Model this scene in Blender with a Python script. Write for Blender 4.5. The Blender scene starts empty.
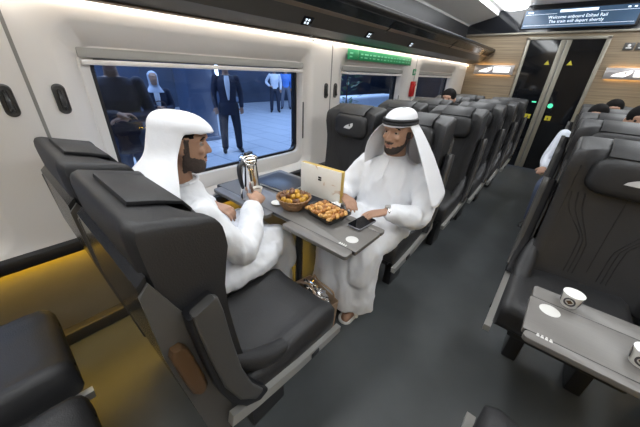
import bpy, bmesh, math, random
from mathutils import Vector, Matrix, noise
from mathutils.bvhtree import BVHTree
random.seed(7)
SC = bpy.context.scene
COL = SC.collection
PI = math.pi
R = math.radians
V = Vector

# ------------------------------------------------------------------ materials
def mat(name, col, rough=.5, metal=0., bump=0., bscale=60., var=0., vscale=8., emit=None, estr=0., coat=0., stretch=None, spec=.5, sheen=0.):
    m = bpy.data.materials.new(name); m.use_nodes = True
    nt = m.node_tree; N = nt.nodes; L = nt.links
    b = N['Principled BSDF']
    b.inputs['Base Color'].default_value = (*col, 1)
    b.inputs['Roughness'].default_value = rough
    b.inputs['Metallic'].default_value = metal
    b.inputs['Coat Weight'].default_value = coat
    b.inputs['Specular IOR Level'].default_value = spec
    if sheen: b.inputs['Sheen Weight'].default_value = sheen
    if emit:
        b.inputs['Emission Color'].default_value = (*emit, 1); b.inputs['Emission Strength'].default_value = estr
    if bump or var:
        tc = N.new('ShaderNodeTexCoord'); mp = N.new('ShaderNodeMapping')
        L.new(tc.outputs['Object'], mp.inputs['Vector'])
        if stretch: mp.inputs['Scale'].default_value = stretch
    if var:
        n = N.new('ShaderNodeTexNoise'); n.inputs['Scale'].default_value = vscale; n.inputs['Detail'].default_value = 6
        L.new(mp.outputs['Vector'], n.inputs['Vector'])
        r = N.new('ShaderNodeValToRGB')
        r.color_ramp.elements[0].position = .3; r.color_ramp.elements[1].position = .7
        r.color_ramp.elements[0].color = (*[max(0, c*(1-var)) for c in col], 1)
        r.color_ramp.elements[1].color = (*[min(1, c*(1+var)) for c in col], 1)
        L.new(n.outputs['Fac'], r.inputs['Fac']); L.new(r.outputs['Color'], b.inputs['Base Color'])
    if bump:
        n = N.new('ShaderNodeTexNoise'); n.inputs['Scale'].default_value = bscale; n.inputs['Detail'].default_value = 4
        L.new(mp.outputs['Vector'], n.inputs['Vector'])
        bp = N.new('ShaderNodeBump'); bp.inputs['Strength'].default_value = bump; bp.inputs['Distance'].default_value = .01
        L.new(n.outputs['Fac'], bp.inputs['Height']); L.new(bp.outputs['Normal'], b.inputs['Normal'])
    return m

M = {}
M['wall'] = mat('wall_panel', (.82, .785, .745), .38)
M['ceiling'] = mat('ceiling_panel', (.84, .85, .86), .45)
M['blind'] = mat('roller_blind_grey', (.36, .355, .33), .5)
M['joint'] = mat('wall_joint', (.27, .26, .24), .5)
M['ceilgrey'] = mat('ceiling_grey', (.40, .42, .44), .4)
M['floor'] = mat('floor_vinyl', (.062, .068, .071), .36, var=.18, vscale=3, bump=.05, bscale=300)
M['black'] = mat('black_plastic', (.012, .012, .014), .4)
M['gloss'] = mat('gloss_black_panel', (.008, .009, .012), .07)
M['rack'] = mat('rack_underside', (.060, .055, .048), .38)
M['rackdark'] = mat('rack_dark', (.022, .022, .022), .25)
M['rackglass'] = mat('rack_glass', (.035, .042, .046), .12, .3)
M['bronze'] = mat('bronze_trim', (.30, .24, .19), .28, .8)
M['leather'] = mat('charcoal_leather', (.0205, .0203, .0215), .54, bump=.12, bscale=240, var=.12, vscale=5)
M['leather2'] = mat('charcoal_leather_pad', (.019, .0188, .020), .54, bump=.12, bscale=240)
M['stitch'] = mat('seat_stitching', (.008, .008, .009), .6)
M['shell'] = mat('grey_seat_shell', (.075, .072, .068), .42)
M['arm'] = mat('armrest_grey', (.082, .080, .077), .36, .3)
M['silver'] = mat('silver_trim', (.50, .49, .46), .33, .6)
M['brown'] = mat('bronze_brown_cover', (.11, .062, .030), .35, .3)
M['table'] = mat('table_laminate', (.155, .145, .134), .42, var=.05, vscale=4, stretch=(3, 60, 1))
M['seam'] = mat('dark_seam', (.02, .02, .02), .6)
M['gold'] = mat('lower_wall_panel', (.24, .22, .18), .42, .25, var=.08, vscale=5)
M['basewood'] = mat('base_band', (.045, .042, .04), .35)
M['led_y'] = mat('yellow_led', (1, .8, .3), .5, emit=(1, .60, .035), estr=14)
M['led_w'] = mat('cove_led', (1, 1, 1), .5, emit=(1, .93, .82), estr=9)
M['lamp'] = mat('ceiling_lamp', (1, 1, 1), .5, emit=(.95, .98, 1), estr=10)
M['whitemark'] = mat('white_marking', (.62, .61, .58), .5)
M['logo'] = mat('logo_silver', (.62, .62, .62), .4)
M['signwhite'] = mat('lit_sign_face', (.9, .9, .9), .5, emit=(1, .95, .88), estr=.9)
M['signplate'] = mat('sign_plate', (.42, .40, .40), .35, .5)
M['warmled'] = mat('warm_led', (1, .8, .5), .5, emit=(1, .62, .26), estr=14)
M['green'] = mat('green_label', (.02, .34, .13), .4)
M['greenlite'] = mat('green_label_print', (.25, .75, .45), .4)
M['red'] = mat('red_box', (.60, .02, .02), .35)
M['yellow'] = mat('yellow_sticker', (.55, .48, .03), .5)
M['greenlight'] = mat('green_indicator', (.1, .8, .45), .5, emit=(.1, .9, .5), estr=.6)
M['doorframe'] = mat('door_frame_metal', (.27, .25, .205), .38, .35)
M['screen'] = mat('display_screen', (.02, .05, .1), .2, emit=(.07, .13, .22), estr=.6)
M['screentext'] = mat('display_text', (.8, .9, 1), .5, emit=(.75, .88, 1), estr=1.1)
M['chrome'] = mat('polished_steel', (.80, .78, .76), .07, 1.)
M['robe'] = mat('white_cotton', (.74, .75, .775), .85, bump=.10, bscale=35)
M['ghutra'] = mat('white_headscarf_cloth', (.76, .765, .79), .85, bump=.08, bscale=60)
M['agal'] = mat('black_cord', (.008, .008, .010), .55, bump=.4, bscale=150)
M['skin'] = mat('skin', (.37, .21, .135), .5, var=.06, vscale=30)
M['skinlt'] = mat('skin_light', (.45, .26, .18), .5)
M['beard'] = mat('black_beard', (.036, .025, .020), .7, bump=.5, bscale=400)
M['stubble'] = mat('dark_stubble', (.055, .037, .029), .7, bump=.5, bscale=400, var=.3, vscale=120)
M['hair'] = mat('black_hair', (.007, .006, .006), .85, spec=.15)
M['eye'] = mat('eye_white', (.38, .35, .33), .2)
M['iris'] = mat('iris_dark', (.012, .008, .006), .15)
M['lip'] = mat('lips', (.30, .12, .09), .5)
M['wicker'] = mat('wicker_basket', (.28, .155, .075), .6, bump=.6, bscale=90, var=.3, vscale=60)
M['fruity'] = mat('yellow_fruit', (.50, .27, .03), .4, var=.3, vscale=20)
M['fruitb'] = mat('brown_fruit', (.16, .065, .022), .35, var=.35, vscale=30)
M['date1'] = mat('caramel_date', (.36, .15, .035), .38, var=.35, vscale=40)
M['date2'] = mat('amber_date', (.56, .30, .09), .36, var=.3, vscale=40)
M['traypl'] = mat('black_tray', (.012, .012, .012), .3)
M['phoneglass'] = mat('phone_glass', (.006, .006, .008), .05)
M['phone'] = mat('phone_edge', (.20, .20, .22), .3, .6)
M['folder'] = mat('dark_folder', (.020, .023, .032), .38)
M['paper'] = mat('white_paper', (.82, .81, .78), .6)
M['goldpaper'] = mat('gold_paper', (.62, .43, .10), .35, .4)
M['cup'] = mat('paper_cup', (.80, .78, .72), .55)
M['cupdark'] = mat('cup_print_dark', (.07, .065, .07), .5)
M['cupgreen'] = mat('cup_print_olive', (.27, .28, .08), .5)
M['kraft'] = mat('kraft_bag', (.36, .25, .165), .6)
M['foil'] = mat('silver_foil', (.85, .82, .80), .22, 1.)
M['watch'] = mat('watch_metal', (.75, .74, .72), .2, .9)
M['suit'] = mat('navy_suit', (.014, .020, .048), .75)
M['jeans'] = mat('blue_jeans', (.07, .09, .15), .8)
M['shirtw'] = mat('white_shirt', (.72, .76, .85), .8)
M['shirtb'] = mat('blue_shirt', (.10, .28, .80), .8)
M['trouser'] = mat('dark_trousers', (.022, .028, .05), .8)
M['trouserg'] = mat('grey_trousers', (.16, .18, .24), .8)
M['shoe'] = mat('black_shoe', (.01, .01, .012), .35)
M['scarfblue'] = mat('pale_headscarf', (.55, .62, .78), .85)
M['bagbrown'] = mat('brown_handbag', (.085, .052, .05), .5)
M['platwall'] = mat('station_cladding', (.05, .07, .115), .45, var=.3, vscale=.8)
M['platcol'] = mat('station_column', (.07, .11, .20), .5)
M['bench'] = mat('station_bench', (.14, .18, .26), .5)
M['carwhite'] = mat('pale_barrier', (.62, .68, .78), .4)
M['leaf'] = mat('green_leaf', (.05, .14, .07), .6)
M['pot'] = mat('plant_pot', (.3, .3, .32), .5)
M['rubber'] = mat('black_rubber', (.008, .008, .010), .45)

def tile_mat():
    m = bpy.data.materials.new('platform_tiles'); m.use_nodes = True
    nt = m.node_tree; N = nt.nodes; L = nt.links; b = N['Principled BSDF']
    tc = N.new('ShaderNodeTexCoord')
    br = N.new('ShaderNodeTexBrick'); br.offset = .5
    br.inputs['Scale'].default_value = 1.0; br.inputs['Mortar Size'].default_value = .012
    br.inputs['Brick Width'].default_value = 1.2; br.inputs['Row Height'].default_value = .6
    br.inputs['Color1'].default_value = (.50, .55, .63, 1); br.inputs['Color2'].default_value = (.45, .50, .58, 1)
    br.inputs['Mortar'].default_value = (.22, .26, .33, 1)
    L.new(tc.outputs['Object'], br.inputs['Vector']); L.new(br.outputs['Color'], b.inputs['Base Color'])
    b.inputs['Roughness'].default_value = .4
    return m
M['tiles'] = tile_mat()

def wood_mat():
    m = bpy.data.materials.new('pale_wood_grain'); m.use_nodes = True
    nt = m.node_tree; N = nt.nodes; L = nt.links; b = N['Principled BSDF']
    tc = N.new('ShaderNodeTexCoord'); mp = N.new('ShaderNodeMapping'); mp.inputs['Scale'].default_value = (.7, 1, 34)
    n = N.new('ShaderNodeTexNoise'); n.inputs['Scale'].default_value = 2.2; n.inputs['Detail'].default_value = 7
    r = N.new('ShaderNodeValToRGB')
    r.color_ramp.elements[0].position = .32; r.color_ramp.elements[1].position = .68
    r.color_ramp.elements[0].color = (.185, .137, .086, 1); r.color_ramp.elements[1].color = (.31, .24, .155, 1)
    L.new(tc.outputs['Object'], mp.inputs['Vector']); L.new(mp.outputs['Vector'], n.inputs['Vector'])
    L.new(n.outputs['Fac'], r.inputs['Fac']); L.new(r.outputs['Color'], b.inputs['Base Color'])
    b.inputs['Roughness'].default_value = .5
    return m
M['wood'] = wood_mat()

def marble_mat():
    m = bpy.data.materials.new('cream_marbled_paper'); m.use_nodes = True
    nt = m.node_tree; N = nt.nodes; L = nt.links; b = N['Principled BSDF']
    tc = N.new('ShaderNodeTexCoord')
    n = N.new('ShaderNodeTexNoise'); n.inputs['Scale'].default_value = 9; n.inputs['Detail'].default_value = 3
    n.inputs['Distortion'].default_value = 1.5
    r = N.new('ShaderNodeValToRGB')
    e = r.color_ramp.elements
    e[0].position = .40; e[0].color = (.80, .77, .70, 1); e[1].position = .66; e[1].color = (.55, .36, .20, 1)
    x = e.new(.60); x.color = (.78, .74, .66, 1)
    L.new(tc.outputs['Object'], n.inputs['Vector']); L.new(n.outputs['Fac'], r.inputs['Fac'])
    L.new(r.outputs['Color'], b.inputs['Base Color']); b.inputs['Roughness'].default_value = .5
    return m
M['marble'] = marble_mat()

def glass_mat(name, tint, refl):
    m = bpy.data.materials.new(name); m.use_nodes = True
    nt = m.node_tree; N = nt.nodes; L = nt.links
    N.remove(N['Principled BSDF']); out = N['Material Output']
    t = N.new('ShaderNodeBsdfTransparent'); t.inputs['Color'].default_value = (*tint, 1)
    g = N.new('ShaderNodeBsdfGlossy'); g.inputs['Roughness'].default_value = .02
    lw = N.new('ShaderNodeLayerWeight'); lw.inputs['Blend'].default_value = .5
    pw = N.new('ShaderNodeMath'); pw.operation = 'POWER'; pw.inputs[1].default_value = 5
    f = N.new('ShaderNodeMath'); f.operation = 'MULTIPLY_ADD'; f.inputs[1].default_value = .6; f.inputs[2].default_value = refl
    L.new(lw.outputs['Facing'], pw.inputs[0]); L.new(pw.outputs[0], f.inputs[0])
    mx = N.new('ShaderNodeMixShader')
    L.new(f.outputs[0], mx.inputs[0]); L.new(t.outputs[0], mx.inputs[1]); L.new(g.outputs[0], mx.inputs[2])
    L.new(mx.outputs[0], out.inputs['Surface'])
    return m
M['glass'] = glass_mat('window_glass', (.80, .87, .96), .025)
M['doorglass'] = mat('dark_door_glass', (.006, .007, .009), .05)

# ------------------------------------------------------------------ mesh helpers
def new_bm(): return bmesh.new()

def obj(name, bm, m, parent=None, smooth=True, angle=40, mesh=None):
    if mesh is None:
        bmesh.ops.recalc_face_normals(bm, faces=bm.faces)
        mesh = bpy.data.meshes.new(name); bm.to_mesh(mesh); bm.free()
        if smooth:
            for p in mesh.polygons: p.use_smooth = True
            mesh.set_sharp_from_angle(angle=R(angle))
    o = bpy.data.objects.new(name, mesh); COL.objects.link(o)
    if m is not None and len(mesh.materials) == 0:
        mm = m if isinstance(m, (list, tuple)) else [m]
        for k in mm: mesh.materials.append(M[k] if isinstance(k, str) else k)
    if parent: o.parent = parent
    return o

def tag(o, label=None, cat=None, group=None, kind=None):
    if label: o['label'] = label
    if cat: o['category'] = cat
    if group: o['group'] = group
    if kind: o['kind'] = kind
    return o

def thing(name, label, cat, loc=(0, 0, 0), rotz=0, group=None):
    o = bpy.data.objects.new(name, None); COL.objects.link(o)
    o.empty_display_size = .1
    o.location = loc; o.rotation_euler = (0, 0, rotz)
    return tag(o, label, cat, group)

def copy_tree(o, parent=None):
    c = o.copy(); COL.objects.link(c); c.parent = parent
    for ch in list(o.children): copy_tree(ch, c)
    return c

def struct(name, bm, m, label, cat, parent=None, **k):
    o = obj(name, bm, m, parent, **k)
    if not parent: tag(o, label, cat, kind='structure')
    return o

def merge(bm, b2, mtx=None):
    if mtx is not None: bmesh.ops.transform(b2, matrix=mtx, verts=b2.verts)
    me = bpy.data.meshes.new('tmp'); b2.to_mesh(me); b2.free()
    bm.from_mesh(me); bpy.data.meshes.remove(me)

def box(bm, lo, hi, r=0., seg=2, mtx=None):
    b = bmesh.new(); bmesh.ops.create_cube(b, size=1)
    s = [hi[i]-lo[i] for i in range(3)]; c = [(hi[i]+lo[i])/2 for i in range(3)]
    for v in b.verts: v.co = V((v.co.x*s[0]+c[0], v.co.y*s[1]+c[1], v.co.z*s[2]+c[2]))
    if r > 0:
        bmesh.ops.bevel(b, geom=b.edges[:], offset=min(r, .49*min(s)), segments=seg, profile=.5, affect='EDGES')
    merge(bm, b, mtx)
    return bm

def Box(lo, hi, r=0., seg=2, mtx=None): return box(bmesh.new(), lo, hi, r, seg, mtx)

def loft(bm, rings, cap=True, closed=True):
    vs = [[bm.verts.new(p) for p in r] for r in rings]
    n = len(rings[0])
    for a, b in zip(vs, vs[1:]):
        for i in range(n if closed else n-1):
            j = (i+1) % n
            try: bm.faces.new((a[i], a[j], b[j], b[i]))
            except ValueError: pass
    if cap:
        bm.faces.new(vs[0][::-1]); bm.faces.new(vs[-1])
    return bm

def prism(bm, poly, lo, hi, axis=0):
    """extrude a 2D polygon along an axis; poly holds the two other coordinates in order"""
    def P(a, b, t):
        return [(t, a, b), (a, t, b), (a, b, t)][axis]
    loft(bm, [[P(a, b, lo) for a, b in poly], [P(a, b, hi) for a, b in poly]])
    return bm

def catmull(pts, n):
    pts = [V(p) for p in pts]
    if len(pts) < 3: 
        return [pts[0].lerp(pts[-1], i/n) for i in range(n+1)]
    out = []
    P = [pts[0]*2-pts[1]]+pts+[pts[-1]*2-pts[-2]]
    for k in range(1, len(P)-2):
        for i in range(n):
            t = i/n
            a, b, c, d = P[k-1], P[k], P[k+1], P[k+2]
            out.append(.5*((2*b)+(c-a)*t+(2*a-5*b+4*c-d)*t*t+(3*b-a-3*c+d)*t**3))
    out.append(pts[-1])
    return out

def tube(bm, pts, rad, n=8, sub=0, flat=None):
    """tube through pts; rad number or list; flat=(side vector, ratio) squashes it"""
    if not isinstance(rad, (list, tuple)): rad = [rad]*len(pts)
    pts = [V(p) for p in pts]
    if sub:
        q = [V((r, 0, 0)) for r in rad]
        pts = catmull(pts, sub); rad = [v.x for v in catmull(q, sub)]
    t0 = (pts[1]-pts[0]).normalized()
    up = V((0, 0, 1)) if abs(t0.z) < .9 else V((1, 0, 0))
    rings = []
    nrm = (up-t0*up.dot(t0)).normalized()
    for i, p in enumerate(pts):
        a = pts[max(0, i-1)]; b = pts[min(len(pts)-1, i+1)]
        t = (b-a).normalized()
        nrm = (nrm-t*nrm.dot(t)).normalized(); bi = t.cross(nrm)
        rings.append([p+(nrm*math.cos(2*PI*k/n)+bi*math.sin(2*PI*k/n))*rad[i] for k in range(n)])
    loft(bm, rings)
    return bm

def capsule(bm, pts, rad, n=12, sub=4):
    """tapered limb with rounded ends"""
    pts = [V(p) for p in pts]
    if not isinstance(rad, (list, tuple)): rad = [rad]*len(pts)
    P = catmull(pts, sub); Q = [max(.001, v.x) for v in catmull([V((r, 0, 0)) for r in rad], sub)]
    a = (P[0]-P[1]).normalized(); b = (P[-1]-P[-2]).normalized()
    h = [P[0]+a*Q[0]*math.sin(t) for t in (1.4, .9, .45)]; hr = [Q[0]*math.cos(t) for t in (1.4, .9, .45)]
    e = [P[-1]+b*Q[-1]*math.sin(t) for t in (.45, .9, 1.4)]; er = [Q[-1]*math.cos(t) for t in (.45, .9, 1.4)]
    tube(bm, h+P+e, hr+Q+er, n)
    return bm

def ball(bm, c, r, seg=16, rings=10, mtx=None):
    if not isinstance(r, (list, tuple)): r = (r, r, r)
    b = bmesh.new(); bmesh.ops.create_uvsphere(b, u_segments=seg, v_segments=rings, radius=1)
    for v in b.verts: v.co = V((v.co.x*r[0], v.co.y*r[1], v.co.z*r[2]))
    if mtx is not None: bmesh.ops.transform(b, matrix=mtx, verts=b.verts)
    bmesh.ops.translate(b, vec=V(c), verts=b.verts)
    merge(bm, b); return bm

def lathe(bm, prof, n=24, c=(0, 0, 0)):
    rings = [[(c[0]+r*math.cos(2*PI*k/n), c[1]+r*math.sin(2*PI*k/n), c[2]+z) for k in range(n)] for r, z in prof]
    loft(bm, rings); return bm

def rrect(a0, a1, b0, b1, r, n=6):
    """rounded rectangle outline, list of (a, b), counter-clockwise"""
    out = []
    for (ca, cb, s) in ((a1-r, b1-r, 0), (a0+r, b1-r, 1), (a0+r, b0+r, 2), (a1-r, b0+r, 3)):
        for k in range(n+1):
            t = (s+k/n)*PI/2
            out.append((ca+r*math.cos(t), cb+r*math.sin(t)))
    return out

def evalmesh(o):
    dg = bpy.context.evaluated_depsgraph_get()
    me = bpy.data.meshes.new_from_object(o.evaluated_get(dg))
    return me

def fuse(name, bm, voxel=.008, smooth=4, factor=.5):
    """one continuous skin round overlapping closed pieces"""
    bmesh.ops.recalc_face_normals(bm, faces=bm.faces)
    me = bpy.data.meshes.new('tmp'); bm.to_mesh(me); bm.free()
    o = bpy.data.objects.new('tmp', me); COL.objects.link(o)
    md = o.modifiers.new('r', 'REMESH'); md.mode = 'VOXEL'; md.voxel_size = voxel; md.use_smooth_shade = True
    if smooth:
        s = o.modifiers.new('s', 'SMOOTH'); s.iterations = smooth; s.factor = factor
    out = evalmesh(o); out.name = name
    bpy.data.objects.remove(o); bpy.data.meshes.remove(me)
    for p in out.polygons: p.use_smooth = True
    return out

def text_mesh(s, size):
    cu = bpy.data.curves.new('tmp', 'FONT'); cu.body = s; cu.size = size; cu.align_x = 'CENTER'; cu.align_y = 'CENTER'
    cu.resolution_u = 2; cu.extrude = .0008
    o = bpy.data.objects.new('tmp', cu); COL.objects.link(o)
    bpy.context.view_layer.update()
    me = evalmesh(o); bpy.data.objects.remove(o); bpy.data.curves.remove(cu)
    b = bmesh.new(); b.from_mesh(me); bpy.data.meshes.remove(me)
    return b
def put_text(bm, s, size, mtx, sx=1.):
    b = text_mesh(s, size)
    merge(bm, b, mtx @ Matrix.Diagonal((sx, 1, 1, 1)))
def plane_matrix(o, xdir, ydir):
    x = V(xdir).normalized(); y = V(ydir); y = (y-x*y.dot(x)).normalized(); z = x.cross(y)
    m = Matrix((x, y, z)).transposed().to_4x4(); m.translation = V(o); return m

# ------------------------------------------------------------------ camera
CAM_H = 1.40
yaw, pit, rol = R(-39.45), R(-27.46), R(2.717)
f = V((math.sin(yaw)*math.cos(pit), math.cos(yaw)*math.cos(pit), math.sin(pit)))
r = V((math.cos(yaw), -math.sin(yaw), 0)); u = r.cross(f)
r2 = r*math.cos(rol)+u*math.sin(rol); u2 = -r*math.sin(rol)+u*math.cos(rol)
cam = bpy.data.cameras.new('camera'); co = bpy.data.objects.new('camera', cam); COL.objects.link(co)
mm = Matrix((r2, u2, -f)).transposed().to_4x4(); mm.translation = V((0, 0, CAM_H)); co.matrix_world = mm
cam.sensor_width = 36; cam.lens = 275.1/640*36; cam.clip_start = .02
SC.camera = co

# ------------------------------------------------------------------ shell of the carriage
XL, XR = -1.66, 1.22           # inner wall faces
XC = -.36                      # middle of the end wall
Y0, Y1 = -2.2, 6.0
def inner(x): return x

struct('floor', Box((-1.78, Y0-.1, -.06), (XR+.14, Y1+.1, 0)), 'floor', 'dark grey vinyl carriage floor', 'floor')

# left wall with window openings: each module a panel whose opening steps back to the glass
mods = [(-2.2, .16, -2.02, -.07), (.16, 2.08, .265, 1.86), (2.08, 3.80, 2.20, 3.61), (3.80, 6.0, 3.93, 5.48)]
ZB, ZT = .60, 1.66
wall = new_bm()
opens = []
for (m0, m1, w0, w1) in mods:
    r0 = rrect(m0, m1, ZB, ZT, .0005)
    r1 = rrect(w0, w1, .612, 1.545, .10)
    r1b = rrect(w0+.012, w1-.012, .616, 1.535, .10)
    r2_ = rrect(w0+.085, w1-.075, .655, 1.452, .07)
    rings = [[(XL-.10, a, b) for a, b in r0], [(XL, a, b) for a, b in r0], [(XL, a, b) for a, b in r1], [(XL-.008, a, b) for a, b in r1b], [(XL-.055, a, b) for a, b in r2_], [(XL-.10, a, b) for a, b in r2_]]
    loft(wall, rings, cap=False)
    opens.append((w0+.085, w1-.075))
struct('wall_left', wall, 'wall', 'cream white moulded window wall of the carriage', 'wall', angle=62)
# outer skin behind the panels
sk = new_bm()
for k, (m0, m1, w0, w1) in enumerate(mods):
    a0, a1 = opens[k]
    loft(sk, [[(-1.80, a, b) for a, b in rrect(m0, m1, -.05, 2.6, .0005)], [(-1.80, a, b) for a, b in rrect(a0+.04, a1-.02, .745, 1.43, .06)], [(-1.83, a, b) for a, b in rrect(a0+.04, a1-.02, .745, 1.43, .06)]], cap=False)
struct('wall_left_outer', sk, 'black', 'outer skin behind the window wall', 'wall')

for k, (a0, a1) in enumerate(opens):
    if k == 0: lab = 'carriage window beside the seats nearest the camera at the left edge'
    else: lab = ['', 'large train window beside the table with two seated men', 'train window under the green emergency strip', 'farthest train window beside the wooden end wall'][k]
    w = thing('window_%d' % (k+1), lab, 'window', (-1.74, (a0+a1)/2, .655)); w['kind'] = 'structure'
    def loc(bm): bmesh.ops.translate(bm, vec=-V((-1.74, (a0+a1)/2, .655)), verts=bm.verts); return bm
    b = new_bm()
    loft(b, [[(x, a, z) for a, z in rrect(a0+i, a1-j, .655+kk, 1.452-l, rr)] for x, i, j, kk, l, rr in
        ((-1.755, -.005, -.005, -.005, -.005, .07), (-1.715, -.005, -.005, -.005, -.005, .07), (-1.712, .006, .006, .008, .004, .07), (-1.735, .045, .022, .09, .035, .06), (-1.765, .05, .027, .095, .04, .055))], cap=False)
    obj('inner_frame', loc(b), 'wall', w, angle=30)
    b = new_bm()
    loft(b, [[(x, a, z) for a, z in rrect(a0+i, a1-j, .655+kk, 1.452-l, rr)] for x, i, j, kk, l, rr in
        ((-1.778, .04, .02, .085, .03, .055), (-1.760, .04, .02, .085, .03, .055), (-1.762, .066, .043, .111, .046, .05), (-1.778, .066, .043, .111, .046, .05))], cap=False)
    obj('rubber_seal', loc(b), 'rubber', w)
    b = new_bm()
    loft(b, [[(x, a, z) for a, z in rrect(a0+.05, a1-.03, .752, 1.43, .06)] for x in (-1.776, -1.771)])
    obj('glass', loc(b), 'glass', w)
    b = new_bm()   # roller blind housing and pull rail
    prism(b, [(-1.75, 1.449), (-1.708, 1.446), (-1.700, 1.43), (-1.704, 1.408), (-1.75, 1.402)], a0+.008, a1-.008, 1)
    bb = [(v.co.x, v.co.y, v.co.z) for v in b.verts]
    obj('blind_housing', loc(b), 'blind', w)
    b = new_bm(); box(b, (-1.75, a0+.012, 1.378), (-1.694, a1-.012, 1.400), .006)
    obj('blind_rail', loc(b), 'wall', w)
    b = new_bm(); box(b, (-1.716, a1-.002, .86), (-1.708, a1+.012, 1.16), .003)
    obj('side_groove', loc(b), 'arm', w)

# seams between wall modules
for i, y in enumerate((.16, 2.08, 3.80)):
    struct('trim_%d' % (i+1), Box((XL-.02, y-.006, ZB), (XL+.0015, y+.006, 1.62)), 'joint', ['narrow vertical joint in the wall by the seats at left', 'narrow vertical joint in the wall past the large window', 'narrow vertical joint in the wall near the red box'][i], 'trim')
# dark trim along the bottom of the wall, warm lit panel, base band
struct('trim_4', Box((-1.72, Y0, .545), (-1.62, Y1, .605), .012), 'black', 'black trim running along the foot of the window wall', 'trim')
struct('wall_left_lower', Box((-1.79, Y0, .0), (-1.71, Y1, .56)), 'gold', 'recessed lower wall panel lit yellow from above', 'wall')
struct('baseboard_left', Box((-1.72, Y0, .0), (-1.655, Y1, .075), .008), 'basewood', 'dark base band along the lower left wall', 'baseboard')
st = thing('light_strip', 'yellow light strip hidden under the black wall trim', 'light strip', (-1.675, 1.9, .54))
o = obj('diffuser', Box((-.030, Y0-1.9, .0005), (.025, Y1-1.9, .0048)), 'led_y', st)
st['kind'] = 'structure'

# right wall, plain and out of frame
struct('wall_right', Box((XR, Y0, .0), (XR+.10, Y1, 2.1)), 'wall', 'cream right hand wall of the carriage', 'wall')
st = thing('light_strip', 'yellow light strip low on the right hand wall', 'light strip', (XR-.06, 1.9, .54)); st['kind'] = 'structure'
obj('diffuser', Box((-.012, Y0-1.9, -.004), (.012, Y1-1.9, .004)), 'led_y', st)
struct('wall_rear', Box((-1.80, Y0-.1, 0), (XR+.1, Y0, 2.5)), 'wood', 'rear wall behind the camera', 'wall')

# luggage rack left (and its mirror image on the right)
def rack(mx, label):
    t = thing('luggage_rack', label, 'luggage rack', (0, 0, 1.6)); t['kind'] = 'structure'
    def P(p): return [((x if not mx else 2*(-.25)-x), z-1.6) for x, z in p]
    obj('underside', prism(new_bm(), P([(-1.60, 1.615), (-1.45, 1.648), (-1.385, 1.720), (-1.40, 1.74), (-1.62, 1.68)]), Y0, Y1-.02, 1), 'rack', t, angle=25)
    obj('edge_trim', prism(new_bm(), P([(-1.385, 1.720), (-1.362, 1.736), (-1.366, 1.752), (-1.395, 1.738)]), Y0, Y1-.02, 1), 'bronze', t, angle=25)
    obj('glass_shelf', prism(new_bm(), P([(-1.362, 1.738), (-1.30, 1.785), (-1.31, 1.80), (-1.366, 1.756)]), Y0, Y1-.02, 1), 'rackglass', t, angle=25)
    obj('front_lip', prism(new_bm(), P([(-1.302, 1.783), (-1.285, 1.792), (-1.272, 1.815), (-1.28, 1.838), (-1.31, 1.83)]), Y0, Y1-.02, 1), 'rackdark', t, angle=50)
    obj('back_panel', prism(new_bm(), P([(-1.62, 1.66), (-1.31, 1.80), (-1.28, 1.83), (-1.31, 1.85), (-1.80, 1.90), (-1.80, 1.70)]), Y0, Y1-.02, 1), 'rackdark', t)
    for y in (2.45, 4.05, 5.55):
        b = new_bm(); prism(b, P([(-1.40, 1.712), (-1.362, 1.734), (-1.298, 1.782), (-1.30, 1.777), (-1.36, 1.728), (-1.40, 1.706)]), y-.006, y+.006, 1)
        obj('bracket', b, 'rackdark', t)
    b = prism(new_bm(), P([(-1.603, 1.606), (-1.585, 1.612), (-1.60, 1.632), (-1.606, 1.63)]), Y0, Y1-.02, 1)
    obj('lip_trim', b, 'bronze', t)
    return t
rk = rack(False, 'dark luggage rack running above the windows with glass shelf')
rack(True, 'dark luggage rack above the right hand wall, outside the view')
# wall head above the cove with hidden strip
struct('trim_5', Box((-1.80, Y0, 1.655), (-1.655, Y1, 1.76)), 'wall', 'wall head above the lit cove', 'trim')
st = thing('light_strip', 'bright warm white cove strip along the top of the window wall', 'light strip', (-1.615, 1.9, 1.632)); st['kind'] = 'structure'
b = prism(new_bm(), [(-.038, -.014), (-.012, -.020), (-.008, .006), (-.038, .012)], Y0-1.9, Y1-1.92, 1)
obj('diffuser', b, 'led_w', st)

# ceiling
b = new_bm()
prof = [(-1.81, 1.85), (-1.81, 2.17), (-1.78, 2.20), (-1.42, 2.30), (-1.385, 2.31), (-1.375, 2.375), (-1.30, 2.385), (-.95, 2.41)]
full = prof+[(-.5-x, z) for x, z in prof[::-1]]
rings = [[(x, y, z) for x, z in full]+[(x, y, z+.03) for x, z in full[::-1]] for y in (Y0, Y1)]
loft(b, rings)
struct('ceiling', b, 'ceiling', 'pale moulded carriage ceiling', 'ceiling', angle=25)
for sx in (0, 1):
    t = thing('ceiling_light', ['long white ceiling light panel over the seats by the large window', 'long white ceiling light panel over the right hand seats'][sx], 'ceiling light', (-1.16 if not sx else .66, 1.9, 2.385)); t['kind'] = 'structure'
    obj('diffuser', prism(new_bm(), [(-.17, .006), (-.14, -.016), (-.08, -.028), (0, -.032), (.08, -.028), (.14, -.016), (.17, .006)], Y0-1.9, Y1-1.94, 1), 'lamp', t)

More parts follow.
